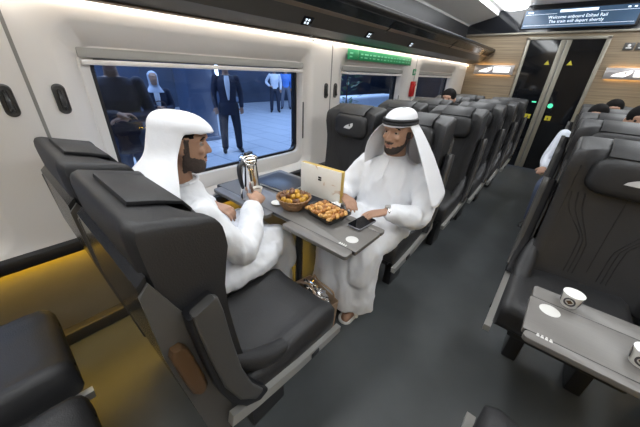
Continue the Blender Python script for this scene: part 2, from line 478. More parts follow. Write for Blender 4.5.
# end wall
b = new_bm()
box(b, (-1.80, Y1, 0), (-.875, Y1+.08, 2.04)); box(b, (.115, Y1, 0), (XR+.1, Y1+.08, 2.04)); box(b, (-.875, Y1, 1.99), (.115, Y1+.08, 2.04))
struct('wall_end', b, 'wood', 'pale wood grain end wall around the glass door', 'wall', smooth=False)
struct('trim_6', Box((-1.80, Y1-.03, 2.035), (XR+.1, Y1+.08, 2.062), .004), 'doorframe', 'pale ledge across the end wall above the door', 'trim')
b = new_bm()
po = [(-1.80, 2.06), (-1.80, 2.17), (-1.74, 2.21), (-1.42, 2.29), (-1.38, 2.37), (-.9, 2.41), (.4, 2.41), (.88, 2.37), (.92, 2.29), (1.26, 2.2), (1.26, 2.06)]
prism(b, po, Y1, Y1+.05, 1)
struct('wall_end_upper', b, 'gloss', 'glossy black panel above the ledge that holds the screen', 'wall')

# door
d = thing('door_1', 'double glass sliding door with metal frame in the end wall', 'door', (XC, Y1, 0)); d['kind'] = 'structure'
b = new_bm()
for x0, x1 in ((-.505, -.462), (.425, .475)): box(b, (x0, -.03, 0), (x1, .05, 1.99), .006)
box(b, (-.505, -.03, 1.955), (.475, .05, 1.995), .006)
obj('door_frame', b, 'doorframe', d)
for s, (x0, x1) in enumerate(((-.462, -.012), (-.006, .425))):
    lf = obj('door_leaf', Box((x0, -.004, .02), (x1, .02, 1.955)), 'doorglass', d)
    e0, e1 = ((x1-.062, x1), (x0, x0+.062))[s]
    obj('leaf_edge', Box((e0, -.022, .02), (e1, .024, 1.955), .006), 'doorframe', lf)
    b = new_bm(); c = (e0-.075 if s == 0 else e1+.075)
    prism(b, [(c-.036, 1.625), (c+.036, 1.625), (c, 1.69)], -.008, -.005, 1)
    obj('warning_sticker', b, 'yellow', lf)
    obj('lower_sticker', Box((c-.04, -.008, .83), (c+.04, -.005, .90)), 'yellow', lf)
    b = new_bm(); prism(b, [(c-.012, .845), (c+.012, .845), (c, .885)], -.010, -.0082, 1)
    obj('sticker_mark', b, 'black', lf)
b = new_bm(); bmesh.ops.create_cone(b, cap_ends=True, segments=20, radius1=.035, radius2=.035, depth=.006, matrix=Matrix.Translation((.10, -.008, 1.05)) @ Matrix.Rotation(PI/2, 4, 'X'))
obj('green_sticker', b, 'greenlight', d)
obj('green_sticker', Box((-.16, -.008, 1.08), (-.10, -.005, 1.10)), 'greenlight', d)
b = new_bm(); tube(b, [(.10, -.03, 1.17), (.13, -.03, 1.14), (.16, -.03, 1.18)], .006, 6)

# information screen
s = thing('information_screen', 'blue information screen with white text above the end door', 'screen', (-.365, Y1-.03, 2.225))
obj('housing', Box((-.66, -.005, -.128), (.66, .03, .125), .006), 'black', s)
pn = obj('display', Box((-.635, -.009, -.115), (.635, -.004, .112)), 'screen', s)
b = new_bm()
q = plane_matrix((0, -.0115, 0), (1, 0, 0), (0, 0, 1))
put_text(b, 'Welcome onboard Etihad Rail', .054, q @ Matrix.Translation((0, .012, 0)), 1.0)
put_text(b, 'The train will depart shortly', .054, q @ Matrix.Translation((0, -.040, 0)), 1.0)
obj('message_text', b, 'screentext', s, smooth=False)
b = new_bm(); box(b, (-.21, -.012, .068), (.21, -.0095, .100), .001)
obj('header_bar', b, 'screentext', s)
b = new_bm(); box(b, (-.62, -.012, .055), (-.24, -.0095, .058)); box(b, (.24, -.012, .055), (.62, -.0095, .058)); box(b, (-.62, -.012, -.082), (.62, -.0095, -.079))
for x in (-.60, -.56, .50, .56): box(b, (x, -.012, .075), (x+.028, -.0095, .092))
obj('rule_lines', b, 'screentext', s)

# leaf emblem used on signs and headrests, drawn in the x z plane
def emblem(bm, w, h, y, th=.002):
    pts = []
    for k in range(13):
        t = k/12; pts.append((-w/2+w*.93*t, -h/2+h*(.05+.95*t**.55)))
    for k in range(1, 9):
        t = k/8; pts.append((w*.43+w*.07*math.sin(t*PI)-w*.30*t*t, h/2-h*t))
    prism(bm, pts, y-th, y, 1); return bm

def lit_sign(x, label):
    t = thing('lit_sign', label, 'sign', (x, Y1, 1.535), 0, 'backlit signs on the end wall')
    obj('plate', Box((-.30, -.045, -.072), (.30, -.025, .072), .003), 'signplate', t)
    b = emblem(new_bm(), .21, .088, -.046); bmesh.ops.translate(b, vec=(-.12, 0, 0), verts=b.verts)
    e = obj('emblem', b, 'signwhite', t)
    b = new_bm(); ball(b, (-.085, -.0485, .008), (.012, .002, .014)); obj('emblem_eye', b, 'signplate', e)
    b = new_bm(); box(b, (.0, -.048, -.040), (.245, -.0455, .044), .001)
    lt = obj('lettering_panel', b, 'signwhite', t)
    b = new_bm(); put_text(b, 'ETIHAD RAIL', .036, plane_matrix((.122, -.049, -.018), (1, 0, 0), (0, 0, 1)))
    obj('lettering', b, 'signplate', lt, smooth=False)
    for z in (-.066, .066): obj('glow_strip', Box((-.27, -.022, z-.004), (.27, -.012, z+.004)), 'warmled', t)
    obj('mount', Box((-.25, -.024, -.03), (.25, 0, .03)), 'black', t)
lit_sign(-1.22, 'backlit metal sign with white leaf emblem left of the end door')
lit_sign(.50, 'backlit metal sign with white leaf emblem right of the end door')
t = thing('pictogram_plate', 'row of small dark grey pictogram plates right of the door top', 'sign', (.44, Y1, 1.86))
for i in range(3):
    p = obj('plate', Box((-.17+i*.12, -.014, -.045), (-.065+i*.12, -.002, .045), .006), 'shell', t)
    b = new_bm(); box(b, (-.145+i*.12, -.018, -.022), (-.09+i*.12, -.014, -.008)); ball(b, (-.118+i*.12, -.0155, .012), (.018, .003, .018), 10, 6)
    obj('pictogram', b, 'logo', p)
# spot lamp at the end of the rack
t = thing('spot_lamp', 'small bright warm lamp at the top corner of the wood wall', 'lamp', (-1.66, Y1, 1.60))
obj('housing', Box((-.03, -.05, -.012), (.03, 0, .02), .006), 'signplate', t)
obj('bulb', Box((-.022, -.044, -.018), (.022, -.01, -.011), .002), 'warmled', t)

# coat hooks on wall pillars
hk = [(.085, 'dark oval coat hook on the wall at the left edge of the photo'), (.245, 'dark oval coat hook on the wall just left of the large window'),
      (2.015, 'dark oval coat hook just right of the large window'), (2.145, 'dark oval coat hook just left of the second window')]
proto = None
for y, lab in hk:
    if proto is None:
        t = thing('coat_hook', lab, 'coat hook', (XL, y, 1.245), 0, 'coat hooks on the window wall')
        b = new_bm(); loft(b, [[(x, a, z) for a, z in rrect(-rr*.42, rr*.42, -rr*1.15, rr*1.15, rr*.41, 6)] for x, rr in ((0, .052), (.008, .052), (.010, .046), (.003, .036))])
        obj('backplate', b, 'shell', t)
        b = new_bm(); capsule(b, [(.004, 0, .032), (.012, 0, 0), (.016, 0, -.034), (.022, 0, -.03)], [.007, .009, .010, .007], 8)
        obj('hook', b, 'rackdark', t); proto = t
    else:
        t = copy_tree(proto); t.location = (XL, y, 1.245); t['label'] = lab

# seat number plates and tiny hooks on the rack underside
sg = [(1.52, 'nearest seat number plate under the luggage rack', '1A'), (2.25, 'middle seat number plate under the luggage rack', '2A'), (3.05, 'farthest seat number plate under the luggage rack', '3A')]
for y, lab, tx in sg:
    t = thing('seat_number_plate', lab, 'sign', (-1.428, y, 1.672), 0, 'seat number plates on the rack')
    n = V((.742, 0, -.67)); q = plane_matrix(n*.003, (0, 1, 0), (.67, 0, .742))
    b = new_bm(); box(b, (-.045, -.028, -.003), (.045, .028, .003), .002, 2, q); obj('plate', b, 'gloss', t)
    b = new_bm(); q2 = plane_matrix(n*.0065, (0, -1, 0), (.67, 0, .742))
    for dx in (-.014, .010):
        for dz in (-.017, .003): box(b, (dx, dz, -.0005), (dx+.014, dz+.013, .001), 0, 2, q2)
    obj('seat_symbols', b, 'screentext', t)
for y, lab in ((1.72, 'tiny pale hook on the rack edge above the pillar'), (4.35, 'tiny pale hook on the rack edge near the end wall')):
    t = thing('bag_hook', lab, 'hook', (-1.575, y, 1.618), 0, 'small hooks on the rack edge')
    b = new_bm(); tube(b, [(0, 0, 0), (.01, 0, -.02), (.02, 0, -.032), (.032, 0, -.024)], .0045, 6, 3); obj('hook', b, 'whitemark', t)
    obj('base', Box((-.008, -.01, -.004), (.008, .01, .004), .002), 'whitemark', t)

# green emergency strip, red hammer box, green label
t = thing('emergency_sign', 'long green emergency exit strip above the second window', 'sign', (XL+.004, 2.93, 1.540))
for y0, y1 in ((-.64, -.47), (-.462, .68)):
    p = obj('green_panel', Box((0, y0, -.042), (.006, y1, .042), .002), 'green', t)
    b = new_bm()
    yy = y0+.03
    while yy < y1-.07:
        l = random.uniform(.03, .09); l = min(l, y1-.02-yy)
        box(b, (.006, yy, .004), (.0072, yy+l, .016)); box(b, (.006, yy, -.022), (.0072, yy+l*.8, -.012)); yy += l+.025
    obj('printed_marks', b, 'greenlite', p)
t = thing('hammer_box', 'red emergency hammer box on the pillar between two windows', 'hammer box', (XL, 3.76, 1.235))
obj('case', Box((0, -.05, -.09), (.035, .05, .09), .01), 'red', t)
b = new_bm(); tube(b, [(.04, 0, -.06), (.04, 0, .05)], .008, 8); tube(b, [(.04, -.03, .05), (.04, .03, .05)], .011, 8)
obj('hammer', b, 'red', t)
t = thing('exit_label', 'small square green label above the red hammer box', 'sign', (XL, 3.77, 1.43))
obj('plate', Box((0, -.045, -.035), (.004, .045, .035), .001), 'green', t)
b = new_bm(); box(b, (.004, -.02, -.02), (.0055, .005, .02)); box(b, (.004, .012, -.008), (.0055, .03, .008)); obj('pictogram', b, 'whitemark', t)
#PART2
# ------------------------------------------------------------------ seats (local: facing +y, root on the floor under the rear of the back)
def lerp_tab(tab, t):
    for (a, va), (b, vb) in zip(tab, tab[1:]):
        if t <= b: k = (t-a)/(b-a); k = max(0, k); return va+(vb-va)*k
    return tab[-1][1]
YF = [(.44, .205), (.60, .175), (.80, .150), (.95, .140), (1.05, .145), (1.13, .140), (1.19, .125)]   # front surface
YB = [(.44, .09), (.60, .065), (.80, .035), (1.0, .010), (1.13, .0), (1.19, .004)]       # rear surface
HW = .217
def front_y(x, z):
    y = lerp_tab(YF, z); k = abs(x)/HW
    wing = .045*max(0, (k-.55)/.45)**1.6
    if z > .9: wing *= 1+.5*min(1, (z-.9)/.15)
    return y+wing-.012*max(0, 1-(k/.55)**2)
def backrest_bm():
    rings = []
    zs = [.44, .46, .55, .65, .75, .85, .93, 1.0, 1.06, 1.11, 1.140, 1.158, 1.170, 1.176, 1.178]
    for z in zs:
        inset = 0
        if z > 1.148: inset = (1-math.sqrt(max(0, 1-((z-1.148)/.030)**2)))*.018
        w = HW-inset; w -= .012*max(0, (1.0-z)/.5)
        ring = []
        N_ = 18
        for k in range(N_+1):
            x = -w+2*w*k/N_
            e = min(1, (w-abs(x))/.022); rd = .02*(1-math.sqrt(max(0, 1-(1-e)**2)))
            ring.append((x, front_y(x*HW/w, z)-rd-inset*.9, z))
        for k in range(N_+1):
            x = w-2*w*k/N_
            e = min(1, (w-abs(x))/.02); rd = .012*(1-math.sqrt(max(0, 1-(1-e)**2)))
            ring.append((x, lerp_tab(YB, z)+rd+inset*.9, z))
        q_ = min(1, max(0, (z-1.0)/.16))
        rings.append([(x, y, zz-.045*q_*min(1, max(0, y/.15))) for x, y, zz in ring])
    return loft(new_bm(), rings)
def on_front(bm, pts, rad, dy=.0):
    tube(bm, [(x, front_y(x, z)+dy, z) for x, z in pts], rad, 6)
def make_seat(arm):
    t = thing('train_seat', None, 'seat')
    br = obj('backrest', backrest_bm(), 'leather', t, angle=50)
    for s in (-1, 1):
        for k in range(3):
            o = k*.020
            b = new_bm()
            P = [(s*(.168-o*1.1), .93), (s*(.150-o*1.1), .84), (s*(.085-o*.75), .735-o*.5), (s*(.072-o*.75), .68-o*.4), (s*(.070-o*.75), .52)]
            Q = [(v.x, v.y) for v in catmull([(a, c, 0) for a, c in P], 5)]
            on_front(b, Q, .0024, .0005); obj('stitching', b, 'stitch', br)
        b = new_bm(); on_front(b, [(s*.178, z) for z in (1.06, 1.02, .94, .85, .75, .65, .55, .48)], .0026, 0.0); obj('side_seam', b, 'stitch', br)
    b = new_bm(); on_front(b, [(0, z) for z in (.94, .85, .75, .65, .55)], .0016, .0); obj('centre_seam', b, 'stitch', br)
    # headrest pillow
    b = new_bm(); ringsz = []
    for dy, g in ((-.03, .016), (.0, .004), (.026, 0), (.044, .008), (.053, .024), (.056, .05)):
        ring = []
        for a, z in rrect(-.148+g, .148-g, .945+g*.8, 1.115-g*.8, .062-g*.5, 6):
            ring.append((a, front_y(0, 1.02)+dy-.012*(abs(a)/.14)**2*0, z))
        ringsz.append(ring)
    hp = obj('headrest_pillow', loft(b, ringsz), 'leather2', t, angle=60)
    # strap thrown over the top of the back
    b = new_bm(); outer = []; 
    path = [(front_y(0, 1.08)+.012, 1.075), (.168, 1.115), (.150, 1.142), (.10, 1.160), (.062, 1.170), (.040, 1.176)]
    rg = []
    for (y, z) in path:
        rg.append((y, z))
    rings = []
    for x in (-.115, -.113, .113, .115):
        th = .004 if abs(x) > .114 else .007
        rings.append([(x, y, z+th*.5) for y, z in rg]+[(x, y-.002, z-th) for y, z in rg[::-1]])
    obj('headrest_strap', loft(b, rings), 'leather2', t)
    # hard shell behind and beside the lower back
    b = new_bm()
    side = [(.010, 1.045), (-.012, 1.02), (-.004, .82), (.024, .60), (.05, .40), (.10, .34), (.235, .34), (.215, .47), (.14, .62), (.125, .79), (.085, .88), (.055, .93)]
    for s in (-1, 1): obj('shell_side', prism(new_bm(), side, s*.218, s*.226, 0), 'shell', t, angle=30)
    prism(b, [(.010, 1.06), (-.010, 1.04), (-.004, .82), (.024, .60), (.05, .40), (.062, .40), (.05, .56), (.022, .80), (.008, 1.0)], -.217, .217, 0)
    obj('seat_shell', b, 'rackdark', t, angle=30)
    # cushion
    b = new_bm(); rings = []
    for y, zt, zb, g in ((.14, .455, .38, .02), (.17, .482, .36, 0), (.30, .492, .35, 0), (.45, .498, .35, 0), (.58, .502, .355, 0), (.625, .498, .36, 0), (.648, .482, .37, .004), (.658, .455, .385, .010), (.655, .415, .40, .02)):
        ring = []; w = HW-.022-g
        for k in range(15):
            x = -w+2*w*k/14; q = abs(x)/w
            up = .014*max(0, (q-.62)/.2) if q < .82 else .014-.02*((q-.82)/.18)**2
            dip = .012 if .60 < q < .66 else 0
            ring.append((x, y, zt+up-dip))
        for k in range(15):
            x = w-2*w*k/14; ring.append((x, y-.0, zb))
        rings.append(ring)
    rings = [[(x+arm*.045, y, z) for x, y, z in rg_] for rg_ in rings]
    cu = obj('seat_cushion', loft(b, rings), 'leather', t, angle=60)
    for s in (-1, 1):
        b = new_bm(); tube(b, [(s*.124+arm*.045, y, z) for y, z in ((.20, .484), (.45, .491), (.58, .495), (.63, .488), (.652, .465), (.656, .43))], .0035, 6)
        obj('cushion_seam', b, 'stitch', cu)
    # bolsters joining cushion and back
    for s in (-1, 1):
        b = new_bm(); capsule(b, [(s*.205, .16, .62), (s*.207, .225, .55), (s*.207, .31, .495), (s*.207, .42, .47)], [.020, .034, .036, .022], 10, 5)
        obj('side_bolster', b, 'leather', t)
    # silver base rail with switch on the aisle side
    b = new_bm(); x0, x1 = (arm*.238, arm*.262)
    side = [(.10, .405), (.20, .375), (.40, .345), (.60, .330), (.670, .328), (.672, .362), (.60, .368), (.40, .388), (.22, .42), (.11, .452)]
    prism(b, side, x0, x1, 0); rl = obj('side_rail', b, 'silver', t, angle=30)
    obj('switch', Box((arm*.262, .47, .345), (arm*.267, .515, .370), .002), 'black', rl)
    # armrest folded upright on the aisle side
    b = new_bm(); rings = []
    ax = arm*.246
    for y, z, hy in ((.085, .925, .02), (.085, .945, .034), (.088, .90, .036), (.10, .78, .036), (.118, .64, .036), (.148, .53, .036), (.19, .455, .034), (.222, .42, .022)):
        rings.append([(ax+a, y+c, z+c*.35) for a, c in rrect(-.021, .021, -hy, hy, .010, 3)])
    rings = rings[1:]
    ar = obj('armrest', loft(b, rings), 'rubber', t, angle=45)
    b = new_bm(); rings = []
    for y, z, hy in ((.083, .953, .030), (.088, .945, .034), (.093, .90, .036), (.105, .78, .034), (.124, .64, .032), (.156, .53, .028), (.198, .462, .020)):
        rings.append([(ax+arm*.016+a, y+c, z+c*.35) for a, c in rrect(-.013, .013, -hy+.006, hy, .008, 3)])
    obj('armrest_cap', loft(b, rings), 'arm', ar, angle=45)
    b = new_bm(); rings = []
    for z, hy in ((.62, .012), (.635, .020), (.71, .022), (.80, .020), (.82, .010)):
        rings.append([(arm*.228+a, (.018+c+(.84-z)*.14), z+.03) for a, c in rrect(-.022, .022, -hy, hy, .010, 3)])
    obj('recline_cover', loft(b, rings), 'brown', t, angle=60)
    # pedestal
    b = new_bm(); box(b, (-.18, .12, .30), (.18, .60, .36), .01); box(b, (-.15, .22, .0), (-.09, .44, .31), .01); box(b, (.09, .22, .0), (.15, .44, .31), .01)
    obj('underframe', box(new_bm(), (-.18, .12, .30), (.18, .60, .36), .01), 'black', t); b.free()
    for s in (-1, 1): obj('leg', Box((s*.12-.03, .24, .0), (s*.12+.03, .42, .31), .01), 'black', t)
    return t

protos = {}
SEATG = 'reclining train seats'
def seat(x, y, face, arm, label, logo=None):
    """face +1 looks to the end door, -1 looks to the camera; arm: world side of the aisle"""
    a = arm*face
    key = a
    if key not in protos:
        protos[key] = make_seat(a); t = protos[key]; protos[(key, 'used')] = True
    else: t = copy_tree(protos[key])
    t.location = (x, y, 0); t.rotation_euler = (0, 0, 0 if face > 0 else PI)
    t['label'] = label; t['group'] = SEATG
    if x > 0: t.scale = (1.18, 1, 1)
    if x < 0 and face > 0: t.scale = (1.02, 1, .972)
    if logo:
        pil = [c for c in t.children if c.name.startswith('headrest_pillow')][0]
        b = emblem(new_bm(), .085, .046, 0, .0015)
        bmesh.ops.rotate(b, cent=(0, 0, 0), matrix=Matrix.Rotation(PI, 3, 'Z'), verts=b.verts)
        bmesh.ops.translate(b, vec=(0, front_y(0, 1.02)+.0565, 1.035), verts=b.verts)
        e = obj('emblem', b, 'logo', pil)
        b = new_bm(); ball(b, (-.010, front_y(0, 1.02)+.0585, 1.04), (.007, .0012, .009), 10, 6); obj('emblem_eye', b, 'leather2', e)
    return t

XA, XW = -.72, -1.225        # left aisle and window seats
RA, RW = .335, .93            # right aisle and window seats
YA, YBK = .10, 1.985
seat(XA-.022, YA-.005, 1, 1, 'empty charcoal leather aisle seat in the foreground, its upright grey armrest nearest the camera')
seat(XW-.035, YA-.01, 1, 1, 'charcoal leather seat that the man beside the large window sits in')
seat(XW, -.73, 1, 1, 'dark seat cut off at the lower left corner, its cushion lit yellow')
seat(XA, -.73, 1, 1, 'dark aisle seat at the bottom edge left of the gold lit floor')
seat(XA-.022, YBK, -1, 1, 'charcoal aisle seat behind the man with the black head cord')
seat(XW-.015, YBK, -1, 1, 'empty charcoal window seat with an emblem headrest left of the man with the head cord', True)
rows = [(2.74, 'second'), (3.44, 'third'), (4.14, 'fourth'), (4.84, 'fifth')]
for k, (y, w) in enumerate(rows):
    seat(XA+.012*(k+1), y, -1, 1, ['charcoal aisle seat directly behind the seat of the man with the black head cord', 'second left aisle seat behind the man with the black head cord', 'third left aisle seat behind the man with the black head cord', 'rearmost left aisle seat, closest to the glass door'][k])
    seat(XW+.006*(k+1), y, -1, 1, ['left window seat under the green emergency strip, behind the emblem headrest', 'left window seat below the red hammer box, mostly hidden by seats', 'left window seat by the farthest train window, mostly hidden by seats', 'rearmost left window seat against the wooden end wall'][k])
seat(RA, YBK-.075, -1, -1, 'large empty dark seat with emblem headrest behind the right hand table', True)
seat(RW, YBK-.075, -1, -1, 'dark seat by the right hand wall beside the emblem headrest seat')
seat(RA+.05, .10, 1, -1, 'dark seat top at the bottom edge of the right foreground')
for k, (y, w) in enumerate(rows):
    yy = y+.12 if k == 0 else y+.10
    seat(RA+.005*(k+1), yy, -1, -1, ['right aisle seat directly behind the large emblem headrest seat', 'right aisle seat in front of the dark haired passenger', 'right aisle seat of the passenger in dark blue', 'rearmost right aisle seat beside the glass door'][k])
    seat(RW, yy, -1, -1, ['right wall seat behind the seat beside the table', 'right wall seat one row past the dark haired passenger', 'right wall seat two rows before the wooden end wall', 'rearmost right wall seat against the wooden end wall'][k])
#PART3
# ------------------------------------------------------------------ tables
def make_table(x0, x1, y0, ya, yb, y1, near, far, disc, icons, label, leg_x, wallside):
    """leaf between ya and yb, near and far flaps given as (xa, xb, y)"""
    t = thing('folding_table', label, 'table', (leg_x, (ya+yb)/2, 0))
    def loc(bm): bmesh.ops.translate(bm, vec=(-leg_x, -(ya+yb)/2, 0), verts=bm.verts); return bm
    def slab(xa, xb, a, b, rr, z=.70):
        return loc(loft(new_bm(), [[(p, q, zz) for p, q in rrect(xa+i, xb-i, a+i, b-i, rr)] for zz, i in ((z-.020, .001), (z-.018, 0), (z-.001, 0), (z, .001))]))
    obj('centre_leaf', slab(x0, x1, ya+.0006, yb-.0006, .004), 'table', t)
    for (xa, xb, y) in near: obj('flap', slab(xa, xb, y, ya-.0006, .014), 'table', t)
    for (xa, xb, y) in far: obj('flap', slab(xa, xb, yb+.0006, y, .014), 'table', t)
    b = new_bm()
    for q in (ya, yb): box(b, (x0+.006, q-.0013, .688), (x1-.004, q+.0013, .7004))
    obj('hinge_line', loc(b), 'seam', t)
    b = new_bm(); lathe(b, [(.001, 0), (.028, 0), (.030, .0006), (.028, .0016), (.001, .0018)], 32, (disc[0], disc[1], .7002))
    obj('cup_marker', loc(b), 'whitemark', t); 
    b = new_bm()
    ix, iy = icons
    for k in range(4):
        xx = ix+k*.011
        box(b, (xx-.004, iy-.008, .7002), (xx+.004, iy-.0005, .7012)); box(b, (xx-.0025, iy+.001, .7002), (xx+.0025, iy+.006, .7012))
    obj('seat_symbols', loc(b), 'whitemark', t)
    b = new_bm(); box(b, (x0+.01, ya+.03, .655), (x1-.08, yb-.03, .682), .006); obj('support_beam', loc(b), 'black', t)
    b = new_bm()
    lathe(b, [(.028, .02), (.024, .06), (.022, .3), (.022, .66)], 16, (leg_x, (ya+yb)/2, 0)); obj('leg', loc(b), 'rackdark', t)
    obj('foot_plate', loc(box(new_bm(), (leg_x-.10, (ya+yb)/2-.08, 0), (leg_x+.10, (ya+yb)/2+.08, .022), .01)), 'rackdark', t)
    obj('wall_bracket', loc(box(new_bm(), (min(wallside), ya+.02, .60), (max(wallside), yb-.02, .681), .01)), 'black', t)
    return t
make_table(-1.60, -.505, .81, .87, 1.09, 1.14, [(-1.56, -1.045, .81), (-.915, -.515, .81)], [(-1.56, -1.10, 1.38), (-.90, -.505, 1.14)], (-.575, .945), (-.60, .885), 'grey folding table between the two seated men', -.955, (-1.66, -1.58))
make_table(.115, 1.20, .87, .905, 1.10, 1.18, [(.12, .62, .87), (.66, 1.18, .87)], [(.12, .62, 1.18), (.66, 1.18, 1.18)], (.175, 1.055), (.155, .905), 'grey folding table in the right foreground with paper cups', .66, (1.14, 1.22))

# ------------------------------------------------------------------ things on the tables
TZ = .7015
t = thing('coffee_pot', 'tall polished steel coffee flask on the table by the window', 'coffee pot', (-1.285, .90, TZ), R(20)); t.scale = (1.1, 1.1, 1.08)
obj('body', lathe(new_bm(), [(.001, 0), (.056, 0), (.059, .004), (.058, .02), (.050, .10), (.044, .17), (.043, .20), (.040, .205), (.001, .206)], 32), 'chrome', t)
obj('collar', lathe(new_bm(), [(.040, .203), (.046, .207), (.047, .217), (.044, .222), (.03, .222)], 32), 'chrome', t)
b = lathe(new_bm(), [(.044, .222), (.046, .224), (.045, .235), (.036, .243), (.018, .247), (.001, .248)], 32)
ld = obj('lid', b, 'chrome', t)
b = new_bm(); box(b, (-.012, -.02, .244), (.012, .03, .256), .004); obj('lid_lever', b, 'black', ld)
b = new_bm(); tube(b, [(0, -.040, .212), (0, -.074, .205), (0, -.082, .17), (0, -.075, .12), (0, -.064, .08)], [.010, .012, .012, .011, .008], 10, 4); obj('handle', b, 'black', t)
b = new_bm(); tube(b, [(0, .040, .18), (0, .052, .208), (0, .062, .225)], [.016, .013, .009], 10, 3); obj('spout', b, 'chrome', t)

# fruit bowl
BX, BY = -1.005, .985
t = thing('fruit_bowl', 'round brown woven bowl heaped with yellow and brown fruit', 'bowl', (BX, BY, TZ))
b = lathe(new_bm(), [(.001, 0), (.052, 0), (.066, .010), (.082, .038), (.090, .065), (.093, .067), (.094, .064), (.088, .064), (.078, .038), (.06, .014), (.001, .010)], 36)
obj('basket', b, 'wicker', t)
b = new_bm()
for k in range(28):
    a0 = 2*PI*k/28; a1 = 2*PI*(k+1)/28; am = (a0+a1)/2
    tube(b, [(.0915*math.cos(a0), .0915*math.sin(a0), .066), (.096*math.cos(am), .096*math.sin(am), .072), (.0915*math.cos(a1), .0915*math.sin(a1), .066)], .0045, 5)
obj('braided_rim', b, 'wicker', t)
def fruit(name, label, cat, grp, spots, size, mats, slim=1.0):
    pr = {}
    for i, (x, y, z) in enumerate(spots):
        mk = mats[i % len(mats)]
        lab = label[i % len(mats)]
        if mk not in pr:
            b = new_bm(); ball(b, (0, 0, 0), (size*slim, size*1.25 if slim < 1 else size, size*slim), 14, 9)
            for v in b.verts: v.co *= 1+.06*noise.noise(v.co*60)
            o = obj(name, b, mk); tag(o, lab, cat, grp); pr[mk] = o
        else:
            o = pr[mk].copy(); COL.objects.link(o)
        o.location = (x, y, z); o.rotation_euler = (random.uniform(-.4, .4), random.uniform(-.4, .4), random.uniform(0, PI))
sp = []
for rr, n, z in ((.052, 9, .060), (.030, 6, .082), (.0, 1, .098), (.066, 10, .072), (.018, 3, .098)):
    for k in range(n):
        a = 2*PI*k/n+rr*40
        sp.append((BX+rr*math.cos(a), BY+rr*math.sin(a), TZ+z-(.004 if rr > .06 else 0)))
random.shuffle(sp)
fruit('fruit', ['small round yellow fruit heaped in the woven bowl', 'small dark brown fruit heaped in the woven bowl', 'small round yellow fruit heaped in the woven bowl'], 'fruit', 'fruit in the woven bowl', sp, .0165, ['fruity', 'fruitb'])
# tray of dates
TX, TY, TA = -.812, 1.040, R(-8)
t = thing('date_tray', 'black rectangular tray full of golden dates on the table', 'tray', (TX, TY, TZ), TA)
b = new_bm()
loft(b, [[(x, y, z) for x, y in rrect(-a, a, -c, c, rr)] for a, c, z, rr in ((.088, .060, 0, .02), (.108, .080, .036, .02), (.114, .086, .038, .022), (.114, .086, .034, .022), (.105, .077, .034, .02), (.085, .057, .004, .018))])
obj('tray_shell', b, 'traypl', t, angle=50)
sp = []
for j in range(5):
    for i in range(7):
        x = -.084+i*.028+random.uniform(-.004, .004); y = -.058+j*.029+random.uniform(-.004, .004)
        sp.append((TX+x*math.cos(TA)-y*math.sin(TA), TY+x*math.sin(TA)+y*math.cos(TA), TZ+.030+random.uniform(0, .008)))
for j in range(3):
    for i in range(4):
        x = -.05+i*.033; y = -.032+j*.032
        sp.append((TX+x*math.cos(TA)-y*math.sin(TA), TY+x*math.sin(TA)+y*math.cos(TA), TZ+.047+random.uniform(0, .006)))
random.shuffle(sp)
fruit('date', ['caramel brown date piled in the black tray', 'pale amber date piled in the black tray'], 'date', 'dates in the black tray', sp, .0162, ['date1', 'date2'], .78)
# phone
t = thing('phone', 'black smartphone lying near the table end beside the hands', 'phone', (-.625, 1.105, TZ+.002), R(-3))
b = loft(new_bm(), [[(x, y, z) for x, y in rrect(-.042+i, .042-i, -.076+i, .076-i, .012)] for z, i in ((0, .001), (.001, 0), (.0085, 0), (.0095, .001))])
bd = obj('case', b, 'phone', t)
obj('screen', loft(new_bm(), [[(x, y, z) for x, y in rrect(-.0385, .0385, -.0725, .0725, .010)] for z in (.0094, .0102)]), 'phoneglass', t)
obj('camera_dot', lathe(new_bm(), [(.001, .0103), (.003, .0103), (.003, .0106), (.001, .0107)], 10, (0, .064, 0)), 'black', t)
# dark folder
t = thing('document_folder', 'dark blue black folder lying on the table beside the window', 'folder', (-1.32, 1.185, TZ), R(4))
obj('cover', Box((-.15, -.12, .018), (.15, .12, .022), .002), 'folder', t)
obj('cover', Box((-.15, -.12, .0), (.15, .12, .004), .002), 'folder', t)
obj('spine', Box((-.151, -.12, .0), (-.146, .12, .022), .002), 'folder', t)
obj('pages', Box((-.145, -.114, .004), (.143, .114, .018), .001), 'paper', t)
# gift box standing on edge
t = thing('gift_box', 'cream marbled presentation box with gold edges standing on the table', 'box', (-1.0, 1.235, TZ), R(3))
obj('front_panel', Box((-.150, -.0395, 0), (.150, -.036, .1965), .001), 'marble', t)
obj('box_body', Box((-.152, -.036, 0), (.152, -.004, .197), .003), 'goldpaper', t)
b = new_bm(); box(b, (-.012, -.0425, .112), (.012, -.0395, .122), .001); box(b, (-.012, -.0425, .126), (.012, -.0395, .136), .001)
obj('emblem', b, 'rackdark', t)
# napkins
def napkin(x, y, a, s, label):
    b = new_bm(); n = 10; g = []
    for i in range(n+1):
        g.append([])
        for j in range(n+1):
            p = V((s*(i/n-.5), s*.8*(j/n-.5), .006+.016*abs(noise.noise(V((i*.35+x*9, j*.35, 3))))))
            g[-1].append(p)
    loft(b, [[(p.x, p.y, p.z) for p in row]+[(p.x, p.y, p.z-.005) for p in row[::-1]] for row in g])
    o = obj('napkin', b, 'paper'); o.location = (x, y, TZ); o.rotation_euler = (0, 0, a); tag(o, label, 'napkin')
napkin(-.865, 1.155, .5, .10, 'crumpled white napkin between date tray and marbled box')
t = thing('saucer', 'small white saucer beside the woven bowl near the coffee pot', 'saucer', (-1.112, .955, TZ))
obj('dish', lathe(new_bm(), [(.001, 0), (.018, 0), (.034, .006), (.035, .008), (.018, .003), (.001, .003)], 24), 'cup', t)
obj('foot_ring', lathe(new_bm(), [(.014, -.0005), (.018, -.0005), (.018, .001), (.014, .001)], 20), 'cup', t)

